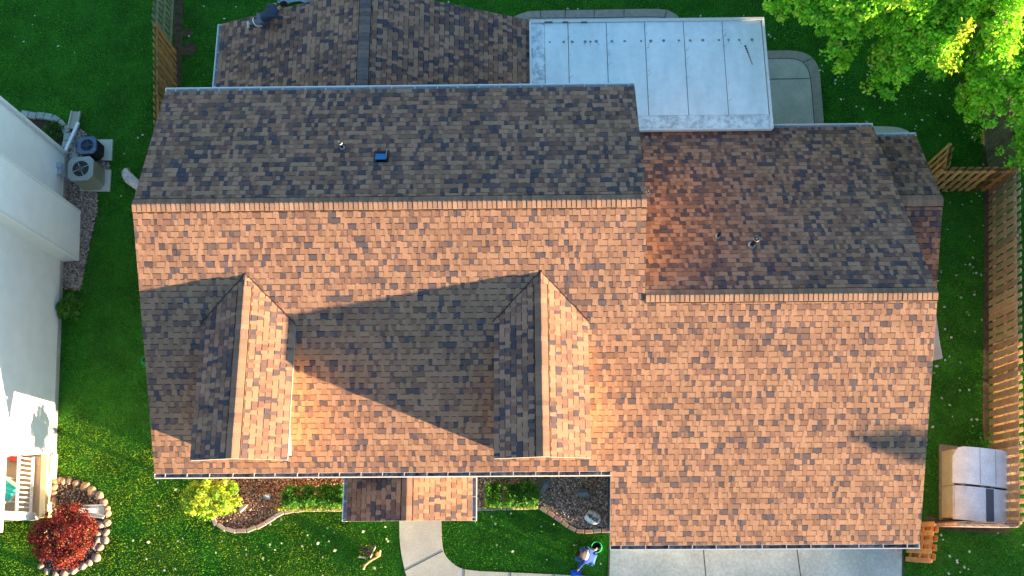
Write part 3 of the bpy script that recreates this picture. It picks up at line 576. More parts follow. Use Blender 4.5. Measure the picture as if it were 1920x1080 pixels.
# ---------------- chips (gravel, mulch) ----------------
def chips(name, poly, n, cols, size, z=.02, seed=1, kind='stuff', parent=None, flat=.5):
    r = np.random.RandomState(seed); P = np.array([[p[0], p[1]] for p in poly]); lo, hi = P.min(0), P.max(0); pts = lo + r.rand(n * 3, 2) * (hi - lo); pts = pts[inside(pts, poly)][:n]; n = len(pts)
    base = np.array([[1, 0, 0], [0, 1, 0], [-1, 0, 0], [0, -1, 0], [0, 0, 1], [0, 0, -1]], float); F = np.array([(0, 1, 4), (1, 2, 4), (2, 3, 4), (3, 0, 4), (1, 0, 5), (2, 1, 5), (3, 2, 5), (0, 3, 5)])
    s = size * (r.rand(n, 1, 1) * .8 + .6) * np.array([1, .6, flat]) * (r.rand(n, 6, 1) * .6 + .7); v = base[None] * s; a = r.rand(n) * 6.28; ca, sa = np.cos(a), np.sin(a); x = v[:, :, 0] * ca[:, None] - v[:, :, 1] * sa[:, None]; y = v[:, :, 0] * sa[:, None] + v[:, :, 1] * ca[:, None]
    tl = r.uniform(-.5, .5, (n, 1)); zz_ = v[:, :, 2] + x * tl
    V = np.stack([x + pts[:, 0:1], y + pts[:, 1:2], zz_ + z + r.rand(n, 1) * size * .5], -1).reshape(-1, 3); Fa = (F[None] + (np.arange(n) * 6)[:, None, None]).reshape(-1, 3)
    cc = np.array(cols)[r.randint(0, len(cols), n)] * (r.rand(n, 1) * .5 + .75); C_ = np.repeat(cc, 8, axis=0)
    return fast_mesh(name, V, Fa, C_, M_CH, kind)
def fast_mesh(name, V, F, C_, mat, kind=None, parent=None, loc=None):
    me = bpy.data.meshes.new(name); nv, nf, k = len(V), len(F), F.shape[1]
    if loc is not None: V = V - np.array(loc)
    elif parent is not None: V = V - np.array(wpos(parent))
    me.vertices.add(nv); me.vertices.foreach_set('co', np.asarray(V, np.float32).ravel()); me.loops.add(nf * k); me.loops.foreach_set('vertex_index', F.astype(np.int32).ravel()); me.polygons.add(nf)
    me.polygons.foreach_set('loop_start', np.arange(0, nf * k, k, dtype=np.int32))
    ca = me.color_attributes.new('Col', 'FLOAT_COLOR', 'CORNER'); c4 = np.ones((nf, 4), np.float32); c4[:, :3] = C_; ca.data.foreach_set('color', np.repeat(c4, k, axis=0).ravel())
    me.materials.append(mat); me.update(calc_edges=True); me.validate(); o = bpy.data.objects.new(name, me); COL.objects.link(o)
    if kind: o['kind'] = kind
    if parent is not None: o.parent = parent
    elif loc is not None: o.location = loc
    return o
GRV = [(.42, .36, .32), (.30, .24, .20), (.5, .46, .42), (.18, .14, .12), (.36, .26, .2)]
RED = [(.34, .17, .11), (.42, .27, .19), (.22, .11, .08), (.5, .36, .28), (.14, .08, .06)]
DRK = [(.30, .21, .16), (.44, .36, .29), (.16, .11, .09), (.60, .53, .46), (.22, .155, .125)]
gp = [(112, 540), (116, 490), (148, 492), (151, 400), (124, 372), (124, 290), (128, 250), (150, 240), (162, 250), (168, 300), (205, 305), (205, 318), (160, 350), (184, 362), (182, 400), (170, 450), (160, 500), (150, 545)]
_, P = sheet('gravel_bed', gp, .012, M_MUL); EXC.append(P); tag(chips('gravel', P, 5200, GRV, .045, seed=2), 'mixed pale gravel along the white clapboard wall', 'gravel')
# bed round the red shrub
rp = spline([(97, 893), (118, 893), (150, 900), (185, 922), (200, 960), (198, 1000), (188, 1030), (165, 1060), (125, 1078), (90, 1072), (70, 1040), (75, 1000), (92, 965)], 4, True)
_, P = sheet('red_shrub_bed', rp, .012, M_MUL); EXC.append(P); tag(chips('mulch', P, 2600, DRK + [(.25, .2, .2)], .03, seed=3), 'brown bark mulch in the ring around the red shrub', 'mulch')
# front beds
fb = [(400, 880), (395, 960), (398, 975), (412, 990), (440, 998), (470, 994), (500, 980), (525, 962), (560, 957), (650, 955), (760, 955), (760, 880)]
_, P = sheet('front_bed', fb, .012, M_MUL); EXC.append(P); FB = P
xm = W(560, 900, 0).x; tag(chips('wood_chips', [p for p in [W(*q, 0)[:2] for q in ((390, 880), (395, 965), (412, 988), (440, 996), (470, 992), (500, 978), (525, 960), (760, 953), (760, 880))]], 9500, RED, .04, seed=4), 'reddish stone chips in the front bed left of the porch', 'stone chips')
fb2 = [(880, 880), (880, 958), (900, 954), (1010, 950), (1040, 968), (1065, 988), (1095, 997), (1140, 996), (1141, 880)]
_, P = sheet('front_bed', fb2, .012, M_MUL); EXC.append(P); tag(chips('stone_chips', P, 9500, DRK, .04, seed=5), 'dark brown stone chips in the front bed right of the porch', 'stone chips')
blocks([(397, 968), (404, 981), (420, 991), (442, 996), (465, 994), (488, 986), (508, 974), (527, 962), (550, 957), (590, 955), (648, 955)], 14, (.13, .10), 'edging_block', 'tan grey edging block around the left front bed, %s from its left end', 'edging block', 'edging blocks of the left front bed', [(.40, .32, .27), (.36, .31, .27)], gap=.01)
blocks([(888, 955), (905, 954), (1012, 951)], 8, (.12, .09), 'edging_block', 'grey edging block in front of the right hedge, %s from the porch', 'edging block', 'edging blocks before the right hedge', [(.34, .29, .26)], gap=.01)
blocks([(1012, 952), (1030, 962), (1048, 975), (1066, 988), (1082, 995), (1100, 997), (1120, 995), (1143, 995)], 9, (.13, .11), 'edging_block', 'brown brick edging block below the lettered stone bed, %s from the hedge', 'edging block', 'brick edging by the lettered stone', [(.30, .20, .17), (.24, .19, .18), (.34, .24, .19)], gap=.015)
# ---------------- rocks ----------------
def rock(name, px, rad, hgt, col, label, cat='rock', group=None, seed=1, rz=0, sub=3, rough=.25, z0=0, facet=False):
    c = W(px[0], px[1], hgt * .5); c.z = 0; bm = bmesh.new(); bmesh.ops.create_icosphere(bm, subdivisions=sub, radius=1); r = random.Random(seed)
    pl = [(Vector((r.gauss(0, 1), r.gauss(0, 1), abs(r.gauss(0, .7)))).normalized(), (r.uniform(.45, .8) if facet else r.uniform(.62, .95))) for _ in range(9 if facet else 5)]; mb = MB()
    for v in bm.verts:
        n_ = v.co.copy()
        for q, d_ in pl:
            k_ = n_.dot(q) - d_
            if k_ > 0: n_ -= q * k_ * (.95 if facet else .6)
        v.co = n_
    R = Matrix.Rotation(rz, 3, 'Z'); vs = [c + R @ Vector((v.co.x * rad[0], v.co.y * rad[1], 0)) + Vector((0, 0, max(-.03, v.co.z * hgt * .62 + hgt * .38))) for v in bm.verts]
    mb.add(vs, [tuple(v.index for v in f.verts) for f in bm.faces], col, 0, not facet); bm.free(); o = mb.build(name, M_VEIN if name == 'boulder' and col[0] < .1 else M_ROCK, loc=c); tag(o, label, cat, group); return o
rock('boulder', (1020, 908), (.24, .27), .30, (.09, .12, .15), 'dark blue grey boulder beside the right end of the hedge', seed=4, rz=.4, facet=True)
rock('boulder', (1098, 925), (.27, .19), .34, (.07, .13, .16), 'blue grey boulder with white veins in the middle of the right bed', seed=6, rz=-.3, facet=True)
rock('boulder', (501, 930), (.13, .13), .2, (.30, .34, .38), 'small blue grey pointed rock left of the left hedge', seed=8, rz=.3, facet=True)
rock('boulder', (455, 953), (.22, .11), .16, (.55, .53, .50), 'pale grey flat rock near the edge of the left bed', seed=9, rz=.6, facet=True)
st = rock('lettered_stone', (1111, 970), (.28, .21), .22, (.72, .73, .70), 'pale rounded stone carved with dark letters in the right bed', 'stone', seed=12, rz=-.35)
tc = bpy.data.curves.new('lettering', 'FONT'); tc.body = 'HINDS'; tc.size = .135; tc.offset = .004; tc.extrude = .01; tc.align_x = 'CENTER'; tc.align_y = 'CENTER'; to = bpy.data.objects.new('lettering', tc); COL.objects.link(to)
mt = noise_mat('letter_paint', (.03, .03, .03), rough=.8, amt=.1); tc.materials.append(mt); bpy.context.view_layer.update(); tm = bpy.data.meshes.new_from_object(to.evaluated_get(bpy.context.evaluated_depsgraph_get())); bpy.data.objects.remove(to); to = bpy.data.objects.new('lettering', tm); COL.objects.link(to)
to.parent = st; p = W(1111, 971, .24) - st.location; to.location = (p.x, p.y, .212); to.rotation_euler = (0, 0, math.radians(-34)); to.scale = (.95, 1.15, 1)
# stones round the red shrub
ring = [(103, 901, 6), (102, 914, 6.5), (101, 926, 6.5), (101, 938, 6.5), (112, 899, 6), (119, 902, 6), (130, 902, 6), (143, 906, 6.5), (159, 912, 9), (172, 921, 9), (186, 930, 8.5), (193, 942, 7.5), (200, 953, 6), (201, 962, 7), (200, 980, 7), (187, 986, 7), (198, 998, 7), (184, 1000, 6.5), (197, 1012, 7.5), (183, 1012, 6.5), (187, 1027, 6.5), (177, 1023, 6), (180, 1045, 8.5), (167, 1055, 6), (155, 1061, 7), (138, 1070, 7), (120, 1075, 6.5), (104, 1076, 6), (88, 1071, 6), (77, 1062, 6)]
for i, (x, y, s_) in enumerate(ring):
    c = [(.36, .23, .14), (.40, .27, .17), (.32, .23, .18), (.33, .21, .15)][i % 4] if y < 970 else [(.31, .26, .22), (.28, .235, .21), (.34, .25, .20)][i % 3]
    if x <= 103 and y < 970: kx = 'wall'; lb = 'rounded tan border stone in the short column by the porch wall, %s from the top'
    elif y < 970: kx = 'arc'; lb = 'rounded tan border stone on the upper arc, %s from the porch wall'
    elif (x, y) in ((187, 986), (184, 1000), (183, 1012), (177, 1023)): kx = 'in'; lb = 'pale border stone in the inner column right of the red shrub, %s from top'
    elif y <= 1045: kx = 'out'; lb = 'pale border stone in the outer column right of the red shrub, %s from top'
    else: kx = 'low'; lb = 'pale border stone along the lower edge of the ring, %s from the right'
    cnt = globals().setdefault('rcnt', {}); lb = lb % ORD[cnt.get(kx, 0)]; cnt[kx] = cnt.get(kx, 0) + 1
    rock('border_stone', (x, y), (s_ / 50, s_ / 60), .13, c, lb, 'stone', 'upper border stones' if y < 970 else 'lower border stones', seed=50 + i, rz=random.uniform(0, 3), sub=2)
# splash channel and downspout of the porch
mb = MB(); a, b = W(155, 957, .06), W(197, 959, .06); bar(mb, a, b, .34, .03, (.42, .46, .50)); d_ = (b - a).normalized(); sd_ = Vector((-d_.y, d_.x, 0))
for s_ in (-1, 1): bar(mb, a + sd_ * .15 * s_ + Vector((0, 0, .05)), b + sd_ * .2 * s_ + Vector((0, 0, .05)), .03, .09, (.62, .64, .64))
tag(mb.build('splash_block', M_VC, loc=a), 'blue grey plastic splash channel beside the red shrub', 'splash block')
mb = MB(); bar(mb, W(140, 957, .2), W(178, 957, .12), .13, .09, (.75, .77, .78)); tag(mb.build('downspout_extension', M_VC, loc=W(150, 957, .1)), 'white downspout end resting in the splash channel', 'downspout')
mb = MB(); bar(mb, W(102, 852, .25), W(99, 898, .25), .16, .12, (.82, .80, .75)); tag(mb.build('downspout_extension', M_VC, loc=W(100, 875, 0)), 'white downspout lying along the porch wall above the stone ring', 'downspout')
# white roll by the left end of the roof
mb = MB(); ctrl = [W(238, 318, .18), W(236, 326, .2), W(243, 335, .2), W(256, 346, .18), (W(275, 362, .16))]; rs_ = [.10, .16, .19, .17, .15]
for i in range(4): tube(mb, ctrl[i], ctrl[i + 1], rs_[i], rs_[i + 1], 14, (.62, .58, .54))
tube(mb, ctrl[0] + Vector((.05, .05, .05)), ctrl[1] + Vector((.12, 0, .06)), .03, .03, 8, (.3, .2, .14)); o = mb.build('rolled_tarp', M_ROCK, loc=ctrl[2] * 1); tag(o, 'off-white crumpled roll poking out from under the left roof end', 'roll')
# buckets
def bucket(px, z, col, label, r_=.155, h=.36):
    c = W(*px, h); c.z = 0; mb = MB(); n = 28; vs = []
    for rr, z_ in ((r_ * .84, 0), (r_, h), (r_ + .012, h), (r_ + .012, h - .03), (r_ - .006, h - .001), (r_ * .82, .02)):
        vs += [(c.x + rr * math.cos(6.2832 * i / n), c.y + rr * math.sin(6.2832 * i / n), z_) for i in range(n)]
    fs = []
    for k_ in ((0, 1), (1, 2), (2, 3)): fs += [(k_[0] * n + i, k_[0] * n + (i + 1) % n, k_[1] * n + (i + 1) % n, k_[1] * n + i) for i in range(n)]
    fs += [(4 * n + (i + 1) % n, 4 * n + i, 5 * n + i, 5 * n + (i + 1) % n) for i in range(n)] + [(n + i, n + (i + 1) % n, 4 * n + (i + 1) % n, 4 * n + i) for i in range(n)]
    t = thing('bucket', c, label, 'bucket'); mb.add(vs, fs, col, 0, True); mb.add(vs[5 * n:], [tuple(range(n))], (.01, .05, .03)); mb.build('pail', M_VC, t)
    q = MB(); pts = [c + Vector((r_ * 1.05 * math.cos(a), r_ * 1.05 * math.sin(a) * .35, h - .02)) + Vector((0, -abs(math.sin(a)) * .12, abs(math.sin(a)) * .03)) for a in [math.pi * i / 12 for i in range(13)]]
    for a_, b_ in zip(pts, pts[1:]): tube(q, a_, b_, .004, n=6, col=(.6, .6, .6)); 
    q.build('handle', M_MET, t); return t
bucket((1119, 1026), 0, (.03, .62, .25), 'bright green bucket beside the crouching person on the front lawn'); bucket((274, 676), 0, (.03, .62, .25), 'green bucket half hidden under the left roof edge', r_=.15)
# ---------------- shed ----------------
a = W(1763, 972, 0); b_ = W(1763, 845, 0); shx0 = a.x; shy0 = a.y; hw = .9
ydv = b_ - a; sang = math.atan2(ydv.y, ydv.x) - math.pi / 2; SR = Matrix.Rotation(sang, 3, 'Z'); so0 = Vector((shx0, shy0, 0)); sl_, sw_ = ydv.length - .02, 1.78
def SP(x, y, z): return so0 + SR @ Vector((x, y, 0)) + Vector((0, 0, z))
shed = thing('garden_shed', SP(sw_ / 2, sl_ / 2, 0), 'low cream and grey plastic storage shed with curved lid in the right side yard', 'shed')
def arc(x0, x1, y0, y1, z0, rise, th, col, name, round_=0, n=16, dirt=None):
    mb = MB(); vs = []; 
    for j in (0, 1):
        for i in range(n + 1):
            t = i / n; x = x0 + (x1 - x0) * t; f = 1 - (2 * t - 1) ** 2; z = z0 + rise * (1 - (2 * t - 1) ** 4) * .5 + rise * .5 * f; y = y1 if j else y0
            if round_ and j: y = y1 - round_ * max(0, (abs(2 * t - 1) - .8) / .2) ** 2
            vs.append(SP(x, y, z))
    m_ = n + 1; vs += [v - Vector((0, 0, th)) for v in vs]
    fs = [(i, i + 1, m_ + i + 1, m_ + i) for i in range(n)] + [(2 * m_ + i, i, i + 1, 2 * m_ + i + 1)[::-1] for i in range(n)] + [(m_ + i, 3 * m_ + i, 3 * m_ + i + 1, m_ + i + 1)[::-1] for i in range(n)] + [(0, m_, 3 * m_, 2 * m_), (n, 2 * m_ + n, 3 * m_ + n, m_ + n)] + [(2 * m_ + i, 3 * m_ + i, 3 * m_ + i + 1, 2 * m_ + i + 1) for i in range(n)]
    mb.add(vs, fs, col, 0); return mb.build(name, M_SHED, shed)
M_SHED = noise_mat('shed_plastic', attr=True, rough=.45, scale=3, amt=.10, scale2=22, amt2=.10)
mb = MB(); prism(mb, [SP(.02, .02, 0), SP(sw_, .02, 0), SP(sw_, sl_, 0), SP(.02, sl_, 0)], .06, hw, (.70, .62, .40)); bar(mb, SP(0.012, sl_ * .47, .06), SP(0.012, sl_ * .47, hw), .015, .015, (.3, .26, .16)); mb.build('body', M_SHED, shed)
arc(-.02, sw_ + .03, sl_ * .50, sl_ + .08, hw + .02, .34, .06, (.80, .88, .95), 'rear_lid', .30)
arc(.01, sw_, -.03, sl_ * .47, hw - .03, .34, .05, (.72, .80, .88), 'front_lid')
mb = MB(); 
for i in range(6):
    t0, t1 = .46 + i * .022, .46 + (i + 1) * .022; f = lambda t: hw - .03 + .34 * (.5 * (1 - (2 * t - 1) ** 4) + .5 * (1 - (2 * t - 1) ** 2)) + .006
    mb.add([SP(sw_ * t0, -.02, f(t0)), SP(sw_ * t1, -.02, f(t1)), SP(sw_ * t1, sl_ * .46, f(t1)), SP(sw_ * t0, sl_ * .46, f(t0))], [(0, 1, 2, 3)], (.10, .12, .15))
mb.build('window_strip', M_SHED, shed)
mb = MB(); bar(mb, SP(.02, sl_ * .485, hw + .02), SP(sw_, sl_ * .485, hw + .02), .06, .10, (.12, .10, .09))
for t in (.1, .42, .58, .88): box(mb, SP(sw_ * t, sl_ * .485, hw + .26), (.1, .05, .05), (.3, .26, .22), sang)
mb.build('hinge', M_SHED, shed)
mb = MB()
for t in (.36, .62, .86):
    f = lambda t: hw + .02 + .34 * (.5 * (1 - (2 * t - 1) ** 4) + .5 * (1 - (2 * t - 1) ** 2)) + .003
    bar(mb, SP(sw_ * t, sl_ * .51, f(t)), SP(sw_ * t, sl_ + .05, f(t)), .012, .006, (.28, .3, .32))
    if t > .7: bar(mb, SP(sw_ * t, -.02, f(t) - .05), SP(sw_ * t, sl_ * .46, f(t) - .05), .012, .006, (.28, .3, .32))
mb.build('rib', M_SHED, shed)
_, P = sheet('shed_slab', [tuple(SP(-.04, -.05, 0)[:2]), tuple(SP(sw_ + .1, -.05, 0)[:2]), tuple(SP(sw_ + .1, sl_ + .22, 0)[:2]), tuple(SP(-.04, sl_ + .22, 0)[:2])], .05, noise_mat('slab', (.30, .25, .18), rough=.95, scale=8, amt=.2), world=True); EXC.append(P)
# ---------------- foliage ----------------
def leaves(centers, n, size, cols, seed, spread, up=.5, shape=4):
    """centers: (k,6) x,y,z,rx,ry,rz ; returns V,F,C for n leaves each"""
    r = np.random.RandomState(seed); K = len(centers); c = np.repeat(np.asarray(centers, float), n, axis=0); m_ = len(c)
    d = r.normal(size=(m_, 3)); d /= np.linalg.norm(d, axis=1, keepdims=True); rad = r.rand(m_, 1) ** .45; P = c[:, :3] + d * rad * c[:, 3:6]
    nrm = r.normal(size=(m_, 3)) * (1 - up) + d * .4; nrm[:, 2] += up; nrm /= np.linalg.norm(nrm, axis=1, keepdims=True)
    a = r.normal(size=(m_, 3)); a -= nrm * (a * nrm).sum(1, keepdims=True); a /= np.linalg.norm(a, axis=1, keepdims=True); b = np.cross(nrm, a)
    s = size * (r.rand(m_, 1) * .7 + .65)
    V = np.stack([P - a * s * .5, P + b * s * .36, P + a * s * .55 + nrm * s * .12, P - b * s * .36], 1).reshape(-1, 3); F = np.arange(m_ * 4).reshape(-1, 4)
    ci = np.repeat(r.rand(K), n); cc = np.array(cols); k_ = np.clip(((ci * .65 + r.rand(m_) * .35) * len(cc)).astype(int), 0, len(cc) - 1); C_ = cc[k_] * (r.rand(m_, 1) * .5 + .75); return V, F, C_
def blob(center, rx, ry, rz, k, seed, cr=(.1, .2), top=True):
    r = np.random.RandomState(seed); d = r.normal(size=(k, 3)); d /= np.linalg.norm(d, axis=1, keepdims=True); 
    if top: d[:, 2] = np.abs(d[:, 2]) * .9 + .05
    rad = r.uniform(.55, 1.0, (k, 1)); P = np.array(center) + d * rad * np.array([rx, ry, rz]); s = r.uniform(cr[0], cr[1], (k, 1)); return np.hstack([P, s, s, s * .7])
def shrub(name, px, z, rad, hgt, k, n, size, cols, label, cat, seed, cr=(.12, .22), group=None, ball=False):
    c = W(*px, z); base = Vector((c.x, c.y, 0)); t = thing(name, base, label, cat, group); cen = blob((c.x, c.y, z if ball else hgt * .35), rad[0], rad[1], (hgt - z) if ball else hgt * .62, k, seed, cr, top=not ball)
    V, F, C_ = leaves(cen, n, size, cols, seed + 1, 0); fast_mesh('foliage', V, F, C_, M_LF, parent=t)
    mb = MB(); r = random.Random(seed)
    for i in range(9):
        q = cen[r.randrange(len(cen))]; tube(mb, base + Vector((r.uniform(-.06, .06), r.uniform(-.06, .06), 0)), Vector(q[:3]), .022, .006, 6)
    mb.build('stem', M_BARK, t); return t
YG_ = [(.14, .33, .03), (.27, .46, .04), (.40, .54, .05), (.50, .57, .07)]
shrub('yellow_shrub', (396, 934), 1.4, (.88, .60), 1.95, 105, 50, .08, YG_, 'round chartreuse yellow shrub at the left front corner of the house', 'shrub', 11, (.12, .2), ball=True)
for i, (x, y, rx, ry) in enumerate(((398, 965, .3, .22), (362, 925, .35, .3))): pass
REDS = [(.09, .014, .018), (.18, .022, .025), (.27, .035, .03), (.36, .10, .045), (.055, .014, .018)]
shrub('red_shrub', (122, 1004), .6, (1.12, .98), 1.15, 150, 80, .055, REDS, 'deep red leafed shrub inside the ring of border stones', 'shrub', 13)
GRN = [(.04, .17, .02), (.08, .27, .03), (.14, .36, .04)]
def hedge(x0, x1, y0, y1, h, label, seed, k, gaps=(), group='clipped hedges'):
    a = W(x0, y1, h * .7); b = W(x1, y0, h * .7); r = np.random.RandomState(seed); c = Vector(((a.x + b.x) / 2, (a.y + b.y) / 2, 0)); t = thing('hedge', c, label, 'hedge', group); cen = []
    while len(cen) < k:
        x, y = r.uniform(a.x + .1, b.x - .1), r.uniform(a.y + .08, b.y - .08)
        if any(math.hypot((x - W(gx, gy, h).x), (y - W(gx, gy, h).y) * .7) < gr for gx, gy, gr in gaps): continue
        cen.append([x, y, r.uniform(.25, h - .08) if r.rand() < .3 else h - .1 + r.uniform(-.06, .06), .13, .13, .10])
    V, F, C_ = leaves(cen, 60, .052, GRN, seed, 0, up=.35); fast_mesh('foliage', V, F, C_, M_LF, parent=t)
    mb = MB()
    for i in range(10): q = cen[i]; tube(mb, (q[0], q[1], 0), (q[0], q[1], h * .8), .015, .008, 6)
    mb.build('stem', M_BARK, t)
hedge(523, 652, 908, 951, .75, 'long clipped hedge left of the porch', 21, 170, ((590, 920, .12), (560, 925, .1)))
hedge(907, 943, 904, 950, .75, 'small dark clipped bush right of the porch', 22, 50)
hedge(942, 1013, 903, 950, .75, 'clipped hedge between the small bush and the blue grey boulder', 23, 110, ((941, 935, .16),))
mb = MB(); V, F, C_ = leaves([[*W(525 + i * 7, 953, .12)[:], .16, .09, .09] for i in range(18)] , 40, .06, [(.28, .38, .04), (.36, .42, .06)], 31, 0); t = thing('groundcover', W(590, 953, 0), 'yellow green groundcover strip along the edge of the left hedge', 'ground cover'); fast_mesh('foliage', V, F, C_, M_LF, parent=t)
V, F, C_ = leaves([[*W(912 + i * 7, 951, .12)[:], .14, .07, .08] for i in range(14)], 34, .055, [(.22, .34, .05), (.28, .36, .06)], 32, 0); t = thing('groundcover', W(960, 951, 0), 'yellow green groundcover strip along the edge of the right hedge', 'ground cover'); fast_mesh('foliage', V, F, C_, M_LF, parent=t)
shrub('leafy_plant', (130, 576), .3, (.40, .42), .55, 26, 28, .15, [(.07, .20, .02), (.12, .28, .03)], 'broad leafed green plant at the foot of the white clapboard wall', 'plant', 41, (.12, .2))
shrub('leafy_plant', (100, 247), .15, (.42, .33), .3, 26, 40, .06, [(.05, .14, .02), (.08, .2, .03)], 'low green plant inside the curved block edging', 'plant', 43, (.1, .18))
# maple at the top right
mc = W(1830, -120, 5.2)
bound = [(1432, 12), (1447, 28), (1470, 22), (1473, 42), (1480, 60), (1496, 55), (1500, 84), (1512, 66), (1530, 62), (1530, 100), (1545, 85), (1566, 100), (1585, 112), (1601, 130), (1612, 104), (1618, 88), (1640, 95), (1637, 120), (1632, 156), (1655, 140), (1662, 178), (1682, 180), (1700, 165), (1708, 195), (1720, 170), (1722, 150), (1735, 158), (1752, 163), (1768, 145), (1775, 110), (1800, 100), (1815, 112), (1832, 152), (1850, 158), (1866, 190), (1850, 215), (1836, 230), (1858, 222), (1870, 245), (1885, 250), (1905, 228), (1930, 245), (1975, 210), (2010, 100), (2030, -50), (2000, -250), (1880, -350), (1650, -350), (1480, -250), (1440, -80)]
bw_ = [W(x, y, 4.6) for x, y in bound]; ang_b = np.array([math.atan2(p.y - mc.y, p.x - mc.x) for p in bw_]); rad_b = np.array([math.hypot(p.y - mc.y, p.x - mc.x) for p in bw_]); od = np.argsort(ang_b); ang_b = ang_b[od]; rad_b = rad_b[od]
r = np.random.RandomState(77); K = 8200; th = r.uniform(-math.pi, math.pi, K); Rb = np.interp(th, ang_b, rad_b, period=2 * math.pi) * (.945 + .03 * np.sin(th * 47) + .02 * np.sin(th * 83)); q = np.sqrt(r.rand(K)) * .985; q *= 1 - .10 * (r.rand(K) < .25)
x = mc.x + np.cos(th) * Rb * q; y = mc.y + np.sin(th) * Rb * q; dome = 4.5 + 2.6 * (1 - q ** 2.2); z = dome - r.rand(K) * .5 - np.maximum(0, q - .85) * 2
lay = np.sin(th * 9 + q * 7) * .55 + np.sin(x * 2.9 + y * 1.3) * .3; z += lay; sz = r.uniform(.18, .32, K) * np.where(q > .8, .75, 1)
cen = np.stack([x, y, z, sz * 1.1, sz * 1.1, sz * .45], 1)
gap = W(1645, 85, 5); keep = (np.hypot(x - gap.x, (y - gap.y) * .7) > .42); cen = cen[keep]
def tree_thing(name, base, label): return thing(name, base, label, 'tree')
mtree = tree_thing('maple_tree', Vector((mc.x, mc.y, 0)), 'big bright green maple crown with yellow tips in the top right corner')
MG = [(.14, .46, .02), (.20, .56, .025), (.29, .68, .03), (.40, .74, .04), (.52, .74, .07)]
V, F, C_ = leaves(cen, 34, .112, MG, 78, 0, up=.5)
# yellow clumps
yc = [W(x_, y_, 5.4) for x_, y_ in ((1745, 150), (1755, 138), (1765, 120), (1775, 100), (1785, 88), (1790, 75), (1672, 18), (1680, 28), (1900, 5), (1740, 145), (1760, 155))]
V2, F2, C2 = leaves([[p.x, p.y, p.z + .9, .24, .24, .12] for p in yc], 34, .10, [(.45, .66, .04), (.62, .68, .05)], 79, 0)
rt = r.choice(len(cen), 260, replace=False); V3, F3, C3 = leaves(np.hstack([cen[rt, :2], cen[rt, 2:3] + .12, np.full((260, 1), .07), np.full((260, 1), .07), np.full((260, 1), .04)]), 5, .11, [(.45, .28, .10), (.42, .34, .10)], 80, 0)
F = np.vstack([F, F2 + len(V), F3 + len(V) + len(V2)]); V = np.vstack([V, V2, V3]); C_ = np.vstack([C_, C2, C3])
fast_mesh('crown', V, F, C_, M_LF, parent=mtree)
mb = MB(); c0 = Vector((mc.x, mc.y, 0)); tube(mb, c0, c0 + Vector((0, 0, 3)), .28, .2); rr = random.Random(5)
for i in range(26):
    k_ = cen[rr.randrange(len(cen))]; e_ = Vector(k_[:3]) - Vector((0, 0, .5)); s_ = c0 + Vector((0, 0, rr.uniform(2.2, 4.5))); md = s_.lerp(e_, .5) + Vector((0, 0, .3)); tube(mb, s_, md, .07, .04, 7); tube(mb, md, e_, .04, .01, 6)
mb.build('trunk', M_BARK, mtree)
# second dark tree at the right edge
c = W(1945, 280, 2.6); t = tree_thing('young_tree', Vector((c.x, c.y, 0)), 'darker green tree edge just below the maple at the right border'); cen = blob((c.x, c.y, 2.3), 1.15, 1.15, 1.2, 60, 91, (.15, .3)); V, F, C_ = leaves(cen, 30, .10, MG[:3], 92, 0); fast_mesh('crown', V, F, C_, M_LF, parent=t)
mb = MB(); tube(mb, (c.x, c.y, 0), (c.x, c.y, 2.6), .07, .04); mb.build('trunk', M_BARK, t)
# shrubs and a tree added unseen east and south-east to shade driveway and lawn
def add_shade_plant(x, y, z, rx, ry, rz, seed, label, k=120, n=26, size=.22):
    t = thing('added_shade_plant', (x, y, 0), label, 'shrub'); cen = blob((x, y, z), rx, ry, rz, k, seed, (.3, .5)); V, F, C_ = leaves(cen, n, size, GRN, seed, 0); fast_mesh('foliage', V, F, C_, M_LF, parent=t)
    mb = MB(); tube(mb, (x, y, 0), (x, y, z + rz * .6), .1, .05); mb.build('trunk', M_BARK, t)
add_shade_plant(19.5, -3.4, .0, 1.6, 1.9, 1.35, 101, 'unseen shrub added for shade east of the driveway, nearest the garage')
add_shade_plant(21, -6.9, .0, 1.7, 2.0, 1.40, 102, 'unseen shrub added for shade east of the driveway, middle of three')
add_shade_plant(22, -10.6, .0, 1.8, 2.1, 1.5, 103, 'unseen shrub added for shade east of the driveway, farthest from the garage')
add_shade_plant(18.2, -7.4, 0, 1.1, 2.3, 1.3, 105, 'low unseen shrub added for shade beside the driveway edge, southernmost', k=160)
add_shade_plant(30, -4.95, 4.75, .6, .45, .35, 104, 'unseen slender tree far beyond the east fence, placed for its shadow on the roof', k=9)
eh = thing('neighbor_house', (24, 5.6, 0), 'unseen tan two storey house added east of the long cedar fence to block sun', 'house'); mb = MB(); prism(mb, [(21.5, 3.2), (27, 3.2), (27, 8.6), (21.5, 8.6)], 0, 5.6, (.5, .42, .32)); mb.build('wall', M_VC, eh)  # house beyond the frame, added and sized to keep sun off the yard
mb = MB(); P = [Vector(q) for q in ((21.1, 2.9, 5.5), (27.4, 2.9, 5.5), (27.4, 5.9, 7.4), (21.1, 5.9, 7.4), (27.4, 8.9, 5.5), (21.1, 8.9, 5.5))]
mb.add(P + [p - Vector((0, 0, .15)) for p in P], [(0, 1, 2, 3), (3, 2, 4, 5), (6, 9, 8, 7), (9, 11, 10, 8), (0, 6, 7, 1), (5, 4, 10, 11), (1, 7, 8, 2), (2, 8, 10, 4), (0, 3, 9, 6), (3, 5, 11, 9)], (.12, .1, .09)); mb.build('roof', M_SH, eh)
mb = MB(); [mb.add([(x, 3.2, 5.6), (x, 8.6, 5.6), (x, 5.9, 7.25)], [(0, 1, 2)], (.5, .42, .32)) for x in (21.5, 27)]; mb.build('gable', M_VC, eh)
